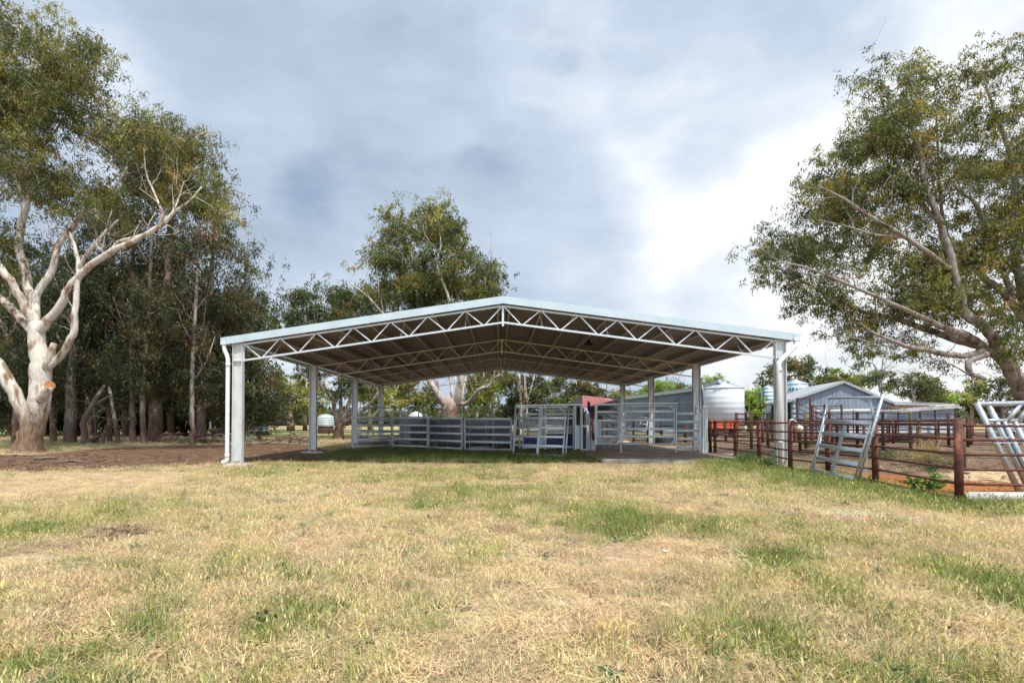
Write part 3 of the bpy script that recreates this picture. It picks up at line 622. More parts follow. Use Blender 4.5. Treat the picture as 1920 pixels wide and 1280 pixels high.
dp.tube(smoothpath(pts, 6, .13), .078, 16)
for z in (zg-.75, .42): dp.tube([(-HW-.36, yl, z), (-HW-.36, yl, z-.12)], .086, 16)
dp.tube([(-HW-.47, yl, .113), (-HW-.545, yl, .094)], .088, 16)
dl = dp.build('downpipe', M['pvc'], shed)
MB().box((-OH-.15, yl, zg+.0), (.2, .2, .08)).build('outlet', M['galv_old'], dl)
dp = MB(); yr = -.30
pts = [(OH+.15, -.12, zg), (OH+.15, -.14, zg-.2), (HW-.21, yr, zg-.86), (HW-.17, yr, .0)]
dp.tube(smoothpath(pts, 6, .14), .085, 16)
for z in (zg-1.05, 1.0): dp.tube([(HW-.19, yr, z), (HW-.19, yr, z-.13)], .092, 16)
dr = dp.build('downpipe', M['pvc'], shed)
MB().box((OH+.15, -.12, zg+.0), (.2, .2, .1)).build('outlet', M['galv_old'], dr)

# lamps hanging under the roof and the floodlight on a column
def bay_lamp(px, py, hd, label):
    c = P(px, py, hd); t_ = thing('bay_lamp', c, label, 'lamp', 'dark bay lamps under the shed roof')
    zt = zu(c.x)+.05
    MB().tube([(c.x, c.y, c.z+.1), (c.x, c.y, zt)], .012, 6).build('stem', M['dark'], t_)
    MB().lathe((c.x, c.y, c.z-.1), [(.05, .22), (.06, .14), (.24, .02), (.25, 0), (.22, .01)], 20).build('lamp_shade', M['dark'], t_)
bay_lamp(1104, 642, 24.3, 'dark dish lamp under the right roof slope, the nearer of two')
bay_lamp(1062, 681, 40, 'small dark dish lamp far back under the right roof slope')
bay_lamp(789, 663, 33, 'small dark lamp hanging under the left roof slope')
c = P(1318, 713, 27.9); fl = thing('floodlight', c, 'square dark floodlight bracketed to the outer side of the second right column', 'floodlight')
MB().box(c, (.30, .12, .28), .3).build('housing', M['galv_dark'], fl, .01); MB().box(c+Vector((-.02, -.065, 0)), (.22, .02, .20), .3).build('lens', M['glass'], fl)
MB().beam((HW+.19, BAY, c.z-.05), (c.x, c.y+.03, c.z-.05), .03, .03).build('bracket', M['galv_dark'], fl)

# ------------------------------------------------------------------ galvanised cattle panels
def rail_gate(name, A, B, up, hs, label, cat, group=None, rh=.12, rt=.045, post=.045, posts=(0, 1), mull=(), topz=None, mat='galv_old', zb=0.0, drop_posts=True, hinge=False):
    """rails between foot points A and B; up = vector of the full height; hs = rail heights 0..1"""
    A, B, up = Vector(A), Vector(B), Vector(up); d = B-A; t_ = thing(name, A, label, cat, group); n = d.cross(up).normalized()
    for h in hs: MB().oval(A+up*h, B+up*h, rt, rh, 10, up).build('rail', M[mat], t_)
    for f in posts:
        e = A+d*f; MB().beam(e+up*zb, e+up*1.01, post, post, d).build('post', M[mat], t_, .004)
    for f in mull: e = A+d*f+n*.0; MB().beam(e+up*(hs[0]), e+up*(hs[-1]), post*1.1, .11, d).build('mullion', M[mat], t_, .004)
    return t_
H5 = (.075, .29, .51, .73, .965)
def panel(x0, y0, x1, y1, ytop, label, mat='galv_old', hs=H5, name='cattle_gate', grp='galvanised cattle panels along the front of the yards', **kw):
    A = G(x0, y0); B = G(x1, y1); hd = (A-CAMP).dot(FH); Ht = P(x0, ytop, hd).z
    return rail_gate(name, A, B, (0, 0, Ht), hs, label, 'cattle panel', grp, mat=mat, **kw)
panel(661, 842, 733, 838.5, 780, 'galvanised five-rail cattle panel at the far left end of the front row')
panel(737, 839, 801, 841.5, 781, 'galvanised five-rail cattle panel second from the left in the front row')
panel(804, 842, 866, 845.5, 782, 'galvanised five-rail cattle panel third from the left, in front of the gum trunk')
panel(872, 846, 958, 848, 783, 'wider galvanised cattle panel directly left of the leaning gate')
# panels inside behind the first one
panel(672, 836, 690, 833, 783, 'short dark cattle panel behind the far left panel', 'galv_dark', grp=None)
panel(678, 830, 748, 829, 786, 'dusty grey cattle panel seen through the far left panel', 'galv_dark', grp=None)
# sheeted forcing-yard panels
def sheet_panel(x0, y0, x1, y1, ytop, label):
    A = G(x0, y0); B = G(x1, y1); Ht = P(x0, ytop, (A-CAMP).dot(FH)).z; t_ = thing('sheeted_gate', A, label, 'sheeted panel', 'sheeted steel panels of the forcing yard')
    MB().beam(A+Vector((0, 0, Ht*.53)), B+Vector((0, 0, Ht*.53)), .012, Ht*.86).build('sheet', M['galv_dark'], t_)
    for h in (.1, .97): MB().beam(A+Vector((0, 0, Ht*h)), B+Vector((0, 0, Ht*h)), .05, .05).build('frame_rail', M['galv_dark'], t_)
    for e in (A, B): MB().beam(e, e+Vector((0, 0, Ht)), .05, .05, B-A).build('post', M['galv_dark'], t_)
    return t_
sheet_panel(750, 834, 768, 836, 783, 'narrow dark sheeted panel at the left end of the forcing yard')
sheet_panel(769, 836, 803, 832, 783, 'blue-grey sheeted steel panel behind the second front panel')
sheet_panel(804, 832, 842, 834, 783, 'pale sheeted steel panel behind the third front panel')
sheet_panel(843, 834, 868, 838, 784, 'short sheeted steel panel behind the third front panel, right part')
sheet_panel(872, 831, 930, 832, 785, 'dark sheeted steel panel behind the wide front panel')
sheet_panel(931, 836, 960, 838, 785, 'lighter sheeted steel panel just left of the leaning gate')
panel(880, 842, 926, 842, 789, 'dark cattle panel standing behind the wide front panel', 'galv_dark', grp=None)
# overhead frame and hoops
hd = 34
def pxbar(b_, x0, y0, x1, y1, hd, r, n=8): return b_.tube([P(x0, y0, hd), P(x1, y1, hd)], r, n)
fr = thing('overhead_frame', GB(675, hd), 'tall dark gate frame with braced corners above the far left panels', 'gate frame')
MB().tube(smoothpath([GB(675, hd), P(675, 764, hd), P(753, 764, hd), GB(753, hd)], 3, .05), .035, 8).build('frame', M['galv_dark'], fr)
for a_ in ((677, 778, 691, 765), (740, 765, 752, 777)): pxbar(MB(), *a_, hd, .028).build('brace', M['galv_dark'], fr)
for i, (xa, xb, yt, lb) in enumerate(((757, 785, 765.5, 'low dark steel hoop over the race, left one of a pair'), (765, 793, 762.5, 'taller dark steel hoop over the race, beside the lower hoop'), (818, 838, 768, 'dark steel hoop left of the gum trunk'))):
    h_ = 35+i*.7; o_ = MB().tube(smoothpath([GB(xa, h_), P(xa, yt, h_), P(xb, yt, h_), GB(xb, h_)], 6, .22), .033, 8).build('race_hoop', M['galv_dark']); tag(o_, lb, 'hoop', 'steel hoops over the race')
for i, (xx, yt) in enumerate(((864, 766), (870, 764), (911, 770), (924, 768))):
    o_ = MB().tube([GB(xx, 30.5), P(xx, yt, 30.5)], .03, 8).box(P(xx, yt, 30.5)+Vector((0, 0, .05)), (.1, .06, .12)).build('latch_post', M['galv_dark'])
    tag(o_, ['dark latch post left of a pair beside the gum trunk', 'dark latch post right of a pair beside the gum trunk', 'dark latch post behind the wide front panel, left one', 'dark latch post behind the wide front panel, right one'][i], 'post', 'latch posts behind the front panels')

# the leaning gate in front of the race, with its mullion
A, B = G(962, 854), G(1055, 858); hdA = (A-CAMP).dot(FH); up = P(969, 780, hdA+.5)-A
lg = rail_gate('leaning_gate', A, B, up, (.04, .27, .49, .71, .95), 'five-rail galvanised gate with a centre stile leaning against the front of the race', 'gate', None, mat='galv', mull=(.5,), rh=.12)
hd = 26.2
pf = thing('tall_gate_surround', GB(961, hd), 'tall narrow galvanised frame with corner braces around the leaning gate', 'gate frame')
MB().tube([GB(961, hd), P(967, 760, hd)], .03, 8).build('post', M['galv'], pf)
MB().tube([GB(1060, hd-1.4), P(1067, 760, hd)], .035, 8).build('post', M['galv'], pf)
MB().beam(P(967, 760, hd), P(1092, 758, hd), .05, .07).build('top_rail', M['galv_old'], pf); MB().beam(P(967, 763, hd), P(1066, 762.5, hd), .03, .04).build('top_rail', M['galv_old'], pf)
for a_ in ((968, 779, 988, 763), (1050, 763, 1063, 777)): pxbar(MB(), *a_, hd, .028).build('brace', M['galv_old'], pf)

# cattle crush with navy panels behind
hd = 29.5
cr_ = thing('cattle_crush', GB(1000, hd), 'galvanised cattle crush with navy blue side panels beside the slatted gates', 'cattle crush')
def prect(x0, y0, x1, y1, hd, th):       # upright plate covering a pixel rectangle at a distance
    a = P(x0, y1, hd); b = P(x1, y1, hd); c = P(x1, y0, hd); d = P(x0, y0, hd); return MB().extr([a, b, c, d], FH*th)
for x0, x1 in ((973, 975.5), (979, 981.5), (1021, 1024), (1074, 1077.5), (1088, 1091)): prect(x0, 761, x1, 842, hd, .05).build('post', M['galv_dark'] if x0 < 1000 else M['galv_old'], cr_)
prect(1010, 763, 1019, 840, hd-.1, .12).build('upright_plate', M['column'], cr_)
for y0, x0, x1 in ((774, 981, 1010), (774, 1024, 1074), (782, 1060, 1078), (836, 981, 1078)): prect(x0, y0, x1, y0+3.5, hd, .05).build('rail', M['galv_old'], cr_)
def slot(x0, y0, x1, y1, dk=True):
    b_ = MB(); P4 = [P(x0, y0, hd), P(x1, y0, hd), P(x1, y1, hd), P(x0, y1, hd), P(x0, y0, hd)]; b_.tube(P4, .022, 6); b_.build('slot_frame', M['galv_old'], cr_)
for r_ in ((982, 788, 1010, 797), (1025, 787.5, 1060, 796.5), (982, 806, 1010, 812), (1025, 805, 1074, 812)): slot(*r_); prect(r_[0]+1, r_[1]+1, r_[2]-1, r_[3]-1, hd+.08, .01).build('dark_sheet', M['galv_dark'], cr_)
for r_ in ((982, 816, 1009, 835), (1025, 813, 1057, 834), (1060, 813, 1073.5, 835)): prect(*r_, hd+.02, .02).build('side_panel', M['blue'], cr_)
for r_ in ((975, 798, 1074, 804), (1024, 764, 1074, 772)): prect(*r_, hd+.6, .02).build('back_sheet', M['galv_dark'], cr_)
gt = prect(1080, 797, 1087.5, 841, 28.2, .03).build('hole_plate', M['galv'], cr_)
for y0 in (807, 813, 820, 826): prect(1083.2, y0-.7, 1084.7, y0+.7, 28.17, .02).build('pin_hole', M['black'], gt)
sg = thing('sliding_gate', GB(1092, 28), 'upright sliding gate with a tall navy panel at the end of the crush', 'gate')
for x0, x1 in ((1078, 1080.5), (1089.5, 1092.5), (1099.5, 1101.5), (1103.5, 1106)): prect(x0, 759 if x0 < 1095 else 774, x1, 843, 28, .05).build('post', M['galv_old'], sg)
prect(1093, 800, 1099.2, 841, 28, .03).build('navy_panel', M['blue'], sg); prect(1092.5, 797, 1099.5, 799.5, 28, .05).build('rail', M['galv'], sg); prect(1093, 841.5, 1103, 843.5, 28, .06).build('sill_rail', M['galv'], sg); prect(1078, 757.5, 1092.5, 760, 28, .05).build('rail', M['galv_old'], sg)
MB().tube(smoothpath([P(1092, 766, 28), P(1097, 766, 28), P(1098, 778, 28), P(1097, 798, 28)], 4, .1), .018, 6).build('handle', M['galv_dark'], sg)
o_ = prect(1108, 785, 1117, 844, 28.4, .25).build('anchor_post', M['column'], None); tag(o_, 'thick grey end post between the crush and the slatted gate', 'post')
st = MB().tube([P(1110, 776, 27.9), P(1111.5, 785, 27.9), P(1109.5, 793, 27.9), P(1111.5, 803, 27.9), P(1110.5, 811, 27.9)], [.05, .035, .05, .04, .05], 8).build('red_strap', M['red']); tag(st, 'bright red strap hanging from the post beside the crush', 'strap')
bs = MB().tube([P(1111, 808, 27.8), P(1112, 814, 27.8), P(1113, 820, 27.8), P(1112.5, 825, 27.8)], [.03, .09, .11, .05], 10).build('brown_sack', M['brown_cloth']); tag(bs, 'brown sack hanging below the red strap', 'sack')
o_ = MB().tube([P(1103, 752, 28), P(1104.5, 760, 28), P(1104, 770, 28)], [.04, .09, .07], 8).build('hanging_coat', M['blue']); tag(o_, 'dark blue cloth hung at the top of the gate post', 'cloth')
o_ = MB().tube([P(1024, 769, 29.4), P(1032, 770, 29.4), P(1041, 770, 29.4)], [.06, .10, .09], 10).build('tan_sack', M['buoy']); tag(o_, 'tan sack lying on the top rail of the crush', 'sack')

# the slatted gates on the concrete floor
def round_frame(b_, x0, y0, x1, y1, hd, r, bot=True):
    pts = [P(x0, y1, hd), P(x0, y0, hd), P(x1, y0, hd), P(x1, y1, hd)]
    if bot: pts = [P((x0+x1)/2, y1, hd), P(x0, y1, hd), P(x0, y0, hd), P(x1, y0, hd), P(x1, y1, hd), P((x0+x1)/2, y1, hd)]
    b_.tube(smoothpath(pts, 4, .07), r, 8)
def slat_gate(x0, x1, ys, y0, y1, hd, label, outer=None):
    t_ = thing('slatted_gate', GB(x0, hd, TOPZ), label, 'gate', 'slatted galvanised gates on the concrete floor')
    b_ = MB(); round_frame(b_, x0, y0, x1, y1, hd, .032); b_.build('frame', M['galv_old'], t_)
    for y in ys: MB().oval(P(x0+1, y, hd), P(x1-1, y, hd), .045, .125).build('rail', M['galv_old'], t_)
    return t_
hd = 26.6
g1 = slat_gate(1119, 1160.5, (772, 788, 804.5, 818), 759, 832, hd+.3, 'narrower slatted gate right of the crush, ending above the floor')
for a_ in ((1152, 761, 1159, 767), (1154, 832, 1160, 827)): pxbar(MB(), *a_, hd+.3, .028).build('brace', M['galv_old'], g1)
MB().beam(P(1116, 757, hd+.3), P(1163, 757, hd+.3), .05, .06).build('top_rail', M['galv_old'], g1); prect(1115.5, 757, 1118.5, 834, hd+.3, .05).build('post', M['galv_old'], g1)
g2 = slat_gate(1167, 1264, (771, 787, 804, 818), 760.5, 832, hd, 'wide slatted gate with rounded corners in the middle of the concrete floor')
MB().tube(smoothpath([P(1164, 756.5, hd-.1), P(1164, 848.5, hd-.1), P(1268, 849.5, hd-.1), P(1268, 756, hd-.1)], 4, .08), .032, 8).build('outer_frame', M['galv_old'], g2)
MB().beam(P(1162, 756, hd-.1), P(1269, 755.5, hd-.1), .05, .06).build('top_rail', M['galv_old'], g2)
for a_ in ((1256, 761, 1263, 767), (1257, 832, 1263, 826)): pxbar(MB(), *a_, hd, .03).build('brace', M['galv_old'], g2)
t_ = thing('low_slatted_gate', GB(1270, hd, TOPZ), 'lower five-rail galvanised panel between the wide gate and the tall gate posts', 'cattle panel')
for y in (775, 790.5, 807, 822.5, 838): MB().oval(P(1270, y, hd), P(1312, y, hd), .045, .12).build('rail', M['galv_old'], t_)
prect(1311.3, 772, 1314.2, 850, hd-.02, .05).build('post', M['galv_old'], t_)
t_ = thing('slide_gate_posts', GB(1318, 26, TOPZ), 'tall dark and galvanised gate posts at the right end of the yard gates', 'gate post')
for x0, x1, y0, mt in ((1315.5, 1317.5, 763, 'galv_dark'), (1318.2, 1320.4, 761, 'galv_old'), (1321.4, 1323.8, 759, 'galv'), (1324.6, 1326.8, 763, 'galv_old')): prect(x0, y0, x1, 850, 26, .06).build('post', M[mt], t_)
prect(1304.5, 763, 1318, 767, 26, .08).build('top_bracket', M['galv_dark'], t_); prect(1318, 760, 1326.8, 764, 25.95, .1).build('cap_plate', M['galv_old'], t_); prect(1304.5, 767, 1306.5, 776, 26, .06).build('stop', M['galv_dark'], t_)

# the working race behind the slatted gates: pale pipes and diagonals
hd = 30.5
wr = thing('working_race', GB(1120, hd, TOPZ), 'bright galvanised handling race with diagonal bars seen through the slatted gates', 'cattle race')
for y, x0, x1, r in ((777.5, 1121, 1152, .035), (781, 1142, 1180, .09), (792, 1142, 1176, .045), (800, 1150, 1182, .035), (811, 1140, 1178, .075), (821, 1140, 1170, .05), (829, 1120, 1150, .04)): MB().tube([P(x0, y, hd), P(x1, y, hd)], r, 12).build('pipe_rail', M['silo'], wr)
for x in (1131, 1134, 1142, 1146, 1153, 1157, 1181): MB().tube([GB(x, hd, TOPZ), P(x, 765 if x == 1181 else 777, hd)], .028, 8).build('post', M['galv_old'], wr)
for y in (780, 791.5, 821): MB().tube([P(1134, y, hd), P(1146, y+9, hd)], .035, 8).build('diagonal', M['silo'], wr)
prect(1120, 790, 1128, 832, hd, .02).build('sheet', M['galv'], wr)
# steps / walkway frame beyond the wide gate
ws_ = thing('walkway_steps', GB(1195, 37), 'small galvanised walkway with steps beyond the wide slatted gate', 'steps')
for a_ in ((1186, 826, 1193, 792), (1208, 826, 1216, 780), (1193, 805, 1203, 789)): pxbar(MB(), *a_, 37, .03).build('stringer', M['galv_old'], ws_)
for y in (781, 794, 806): prect(1196, y, 1212, y+2, 37, .3).build('tread', M['galv_old'], ws_)
rr_ = thing('back_rail_gate', GB(1252, 35), 'dusty grey mesh gate low behind the right end of the wide gate', 'gate')
for i in range(7): pxbar(MB(), 1244+i*3, 808, 1248+i*3, 815, 35, .012).build('mesh_bar', M['galv_old'], rr_)
for y in (807, 816): pxbar(MB(), 1243, y, 1268, y, 35, .02).build('rail', M['galv_old'], rr_)
tk_ = MB().lathe(GB(1246, 35), [(0, .62), (.55, .62), (.6, .56), (.62, 0)], 24).build('round_trough', M['black']); tag(tk_, 'black round trough behind the lower right part of the wide gate', 'trough')

# ------------------------------------------------------------------ rusty pipe fences
def fence(name, base, label, height=1.66, nr=6, mat='rust', post_r=.07, rail_r=.028, group=None, skip=0, lo=.10, posts=None, square=False, postmat=None, over=.02, hts=None):
    """base = ground points of the posts"""
    A = Vector(base[0]); t_ = thing(name, (A.x, A.y, 0), label, 'fence', group)
    for i, q in enumerate(base):
        if i < skip: continue
        q = Vector((q[0], q[1], 0)); h = height if hts is None else hts[i]; b_ = MB()
        if square: b_.box((q.x, q.y, h/2-.05), (post_r*2, post_r*2, h+.1))
        else: b_.tube([(q.x, q.y, -.1), (q.x, q.y, h+over)], post_r, 12)
        b_.build('post', M[(postmat[i] if isinstance(postmat, list) else postmat) or mat] if postmat else M[mat], t_)
    hs = [lo+(height-.05-lo)*k/(nr-1) for k in range(nr)]
    for h in hs:
        for i in range(len(base)-1):
            a = Vector((base[i][0], base[i][1], h)); b = Vector((base[i+1][0], base[i+1][1], h)); n = 4; sag = random.uniform(0, .02)
            pts = [a.lerp(b, k/n)+Vector((0, 0, -sag*4*(k/n)*(1-k/n)+random.uniform(-.004, .004)*(0 < k < n))) for k in range(n+1)]
            MB().tube(pts, rail_r, 8).build('rail', M[mat], t_)
    return t_
FN = [(1332, 852), (1341, 853), (1379, 859), (1423.7, 867), (1482, 884), (1553, 893), (1641.6, 908), (1799, 944)]
fpts = [G(a, b) for a, b in FN]
# straighten the fence slightly: use a smooth line through the posts
fence('pipe_fence', fpts, 'rusty six-rail pipe fence running from the shed towards the camera on the right', 1.66, 6, 'rust', .075, .028, 'rusty yard fences')
c0 = G(1799, 944); fence('pipe_fence', [c0+Vector((.06, .03, 0)), c0+Vector((2.6, -.02, 0)), c0+Vector((5.2, -.08, 0))], 'rusty pipe fence running off to the right behind the stacked gate frames', 1.62, 6, 'rust', .075, .028, 'rusty yard fences', skip=1)
F2 = [G(a, b) for a, b in ((1806, 880), (1723, 860), (1640, 852), (1570, 850), (1500, 846))]
fence('pipe_fence', F2, 'rusty cross fence behind the tall dry grass in the yard', 1.74, 6, 'rust_dark', .08, .026, 'rusty yard fences', postmat=['wood_post', 'wood_post', 'rust', 'rust', 'rust'])
F3 = [G(a, b) for a, b in ((1381, 839), (1409, 840.5), (1440, 840), (1511, 841), (1556, 841), (1608, 842), (1656, 843), (1708, 841), (1779, 838), (1815, 838), (1900, 838), (2010, 838))]
fence('pipe_fence', F3, 'tall rusty fence with mossy posts across the middle of the yard', 2.18, 7, 'rust_dark', .085, .026, 'rusty yard fences', lo=.15, postmat=['rust_dark', 'wood_post', 'wood_post', 'wood_post', 'rust_dark', 'rust_dark', 'wood_post', 'wood_post', 'rust_dark', 'rust_dark', 'rust_dark', 'rust_dark'], hts=[2.18]*7+[2.18, 2.2, 1.85, 2.2, 2.2])
F4 = [G(a, b) for a, b in ((1340, 829), (1361, 828), (1430, 829), (1490, 829), (1560, 830), (1620, 831), (1675, 831), (1756, 832), (1821, 833), (1880, 833), (1990, 834))]
fence('pipe_fence', F4, 'dark rusty fence along the far side of the yard', 1.75, 6, 'rust_dark', .09, .028, 'rusty yard fences', postmat='rust')
F5 = [G(a, b) for a, b in ((1330, 821), (1420, 821), (1500, 821), (1590, 821), (1680, 821), (1760, 821), (1850, 821), (1960, 821))]
fence('pipe_fence', F5, 'farthest rusty fence in front of the grey gabled shed', 1.7, 5, 'rust_dark', .09, .03, 'rusty yard fences', postmat='rust')
F6 = [G(a, b) for a, b in ((1440, 840), (1448, 829), (1454, 821))]
fence('pipe_fence', F6, 'short rusty fence running away from the camera behind the right shed column', 1.75, 6, 'rust_dark', .08, .026, 'rusty yard fences')
F7 = [G(a, b) for a, b in ((1656, 843), (1664, 831), (1668, 821))]
fence('pipe_fence', F7, 'short rusty fence running away between two mossy posts', 1.75, 6, 'rust_dark', .08, .026, 'rusty yard fences')
F8 = [G(a, b) for a, b in ((1188, 826), (1215, 828), (1240, 827), (1285, 829), (1330, 828))]
fence('pipe_fence', F8, 'rusty fence seen under the shed roof through the wide slatted gate', 1.75, 5, 'rust_dark', .10, .035, 'rusty yard fences')
# rail-less loading ramp with sloping bars
hd = 43
lr = thing('loading_ramp', GB(1495, hd), 'rusty loading ramp with tall posts and sloping rails before the gabled shed', 'loading ramp')
for x, yt in ((1495, 746), (1519, 746), (1523, 759), (1546, 758), (1578, 758)): MB().box((GB(x, hd)+P(x, yt, hd))/2, (.11, .11, (P(x, yt, hd)-GB(x, hd)).length)).build('post', M['rust'], lr)
for a_ in ((1495, 747, 1519, 747), (1523, 761, 1578, 761)): pxbar(MB(), *a_, hd, .03).build('rail', M['rust_dark'], lr)
for k in range(4): pxbar(MB(), 1498, 757+k*9, 1545, 779+k*9, hd, .028).build('sloping_rail', M['rust_dark'], lr)
for k in range(3): pxbar(MB(), 1525, 762+k*9, 1578, 786+k*9, hd, .028).build('sloping_rail', M['rust_dark'], lr)

# float hanging on the fence by a rope
c = P(1499, 802.5, 17.6); bu = thing('float', c, 'pale yellow ball float tied to the rusty fence post', 'float')
bm_ = MB(); prof = [(.0, -.105), (.05, -.098), (.095, -.06), (.115, 0), (.10, .055), (.06, .09), (.02, .10), (0, .10)]
bm_.lathe(c, prof, 24).build('ball', M['buoy'], bu); MB().tube([c+Vector((0, 0, .09)), P(1493, 790, 17.5), P(1487, 786, 17.4), P(1482, 787, 17.2)], [.014, .014, .02, .03], 6).build('rope', M['silo'], bu)

# ------------------------------------------------------------------ single gate frame leaning on the fence
bl, br = G(1517, 896), G(1606, 909)
hb = (bl-CAMP).dot(FH); hr2 = (br-CAMP).dot(FH)
tl_, tr_ = P(1555, 744, hb+.12), P(1655, 742, hr2-.42)
lf = thing('gate_frame', bl, 'galvanised frame with five flat rails and a hanging chain, leaning on the rusty fence', 'gate frame')
def bil(u, v): a = bl.lerp(br, u); b = tl_.lerp(tr_, u); return a.lerp(b, v)
nrm = (br-bl).cross(tl_-bl).normalized()
MB().tube([bil(0, 0), bil(0, 1.0)], .032, 10).build('stile', M['galv_gate'], lf); MB().tube([bil(1, 0), bil(1, 1.02)], .036, 10).build('stile', M['galv_gate'], lf)
MB().tube([bil(.93, .02), bil(.935, .70)], .024, 8).build('inner_stile', M['galv_gate'], lf); MB().tube([bil(.045, .0), bil(.045, .66)], .024, 8).build('inner_stile', M['galv_gate'], lf)
MB().tube([bil(-.01, .985), bil(1.01, .985)], .034, 10).build('top_rail', M['galv_gate'], lf)
for v0, v1 in ((.10, .07), (.255, .225), (.405, .385), (.555, .545), (.70, .70)):
    MB().oval(bil(.04, v0), bil(.94, v1), .04, .115, 10, tl_-bl).build('rail', M['galv_gate'], lf)
MB().beam(bil(.46, .10), bil(.47, .66), .03, .10, br-bl).build('centre_stile', M['galv_gate'], lf, .004)
MB().tube([bil(.0, .765), bil(.20, .97)], .026, 8).build('brace', M['galv_gate'], lf); MB().tube([bil(.80, .97), bil(.95, .76)], .03, 8).build('brace', M['galv_gate'], lf)
MB().tube(smoothpath([bil(.90, .56), bil(.80, .56), bil(.80, .61), bil(1.03, .61)], 3, .03), .010, 6).build('latch', M['galv_gate'], lf)
MB().tube([bil(.96, .56)+nrm*.03, bil(1.08, .56)+nrm*.03], .012, 6).tube([bil(.0, .04), bil(-.05, .0)], .03, 6).build('lug', M['galv_gate'], lf)
ch_ = MB(); a = bil(1.02, .36); b = bil(1.03, .10)+Vector((0.02, -.02, -.05)); n = 22
for i in range(n):
    p0 = a.lerp(b, i/n)+Vector((.05*sin(pi*i/n), 0, 0)); p1 = a.lerp(b, (i+.85)/n)+Vector((.05*sin(pi*(i+.85)/n), 0, 0)); ax_ = RT if i % 2 else FH
    m0 = (p0+p1)/2; w_ = ax_*.014; ch_.tube([p0, m0+w_, p1, m0-w_, p0], .004, 5, False)
ch_.build('chain', M['galv_old'], lf)

# ------------------------------------------------------------------ stack of gate frames leaning at the right edge
hd = 11.9
def stack_frame(dx, dy, label):
    def q(px, py, k=0): p_ = P(px, py, hd+k); return p_+RT*dx+FH*dy
    foot = q(1912, 930); foot.z = .02; t_ = thing('stacked_gate_frame', foot, label, 'gate frame', 'galvanised gate frames leaning in a stack at the right edge')
    MB().tube([q(1831, 755), q(1912, 925)], .052, 12).build('stile', M['galv_gate'], t_)
    MB().tube(smoothpath([q(1831, 757), q(1835, 757), q(2020, 753)], 3, .04), .05, 12).build('top_rail', M['galv_gate'], t_)
    MB().tube([q(1912, 759), q(1888, 789)], .045, 12).build('brace', M['galv_gate'], t_)
    MB().tube([q(1846, 788), q(1893, 788)], .038, 12).build('cross_rail', M['galv_gate'], t_)
    MB().tube([q(1882, 790), q(1952, 940)], .045, 12).build('inner_stile', M['galv_gate'], t_)
    for px, py in ((1866, 822), (1872, 832)): MB().tube([q(px-9, py-2, -.03), q(px+14, py-2, -.03)], .010, 6).build('lug', M['galv_old'], t_)
stack_frame(0, 0, 'frontmost leaning galvanised frame, its long stile leftmost in the stack')
stack_frame(.085, .07, 'second leaning galvanised frame, tight behind the leftmost one')
stack_frame(.26, .02, 'third leaning galvanised frame, left one of the right-hand pair')
stack_frame(.35, .09, 'last leaning galvanised frame, with the bright front stile of the right-hand pair')

# big white pipe on the ground at the right
a = G(1806, 944); b = a+Vector((3.4, -.12, 0)); pp = MB(); R0 = .12
a0 = Vector((a.x+.02, a.y+.05, R0)); b0 = Vector((b.x, b.y+.05, R0)); dd_ = (b0-a0).normalized()
n = 24; sdv = dd_.cross(Vector((0, 0, 1))); vs = []
for e, r in ((a0, R0), (b0, R0), (b0, R0*.93), (a0, R0*.93)): vs += [e+sdv*(r*cos(2*pi*k/n))+Vector((0, 0, r*sin(2*pi*k/n))) for k in range(n)]
pp.add(vs, [(j*n+k, j*n+(k+1) % n, ((j+1) % 4)*n+(k+1) % n, ((j+1) % 4)*n+k) for j in range(4) for k in range(n)], True)
o_ = pp.build('large_pipe', M['pvc_dirty']); tag(o_, 'thick dirty white pipe lying on the grass under the stacked frames', 'pipe')
a = G(1690, 925); b = G(1760, 930); o_ = MB().tube([(a.x, a.y+.3, .04), (b.x, b.y+.3, .05)], .045, 12).build('thin_pipe', M['pvc_dirty']); tag(o_, 'thin white pipe lying in the grass behind the leafy weed', 'pipe')

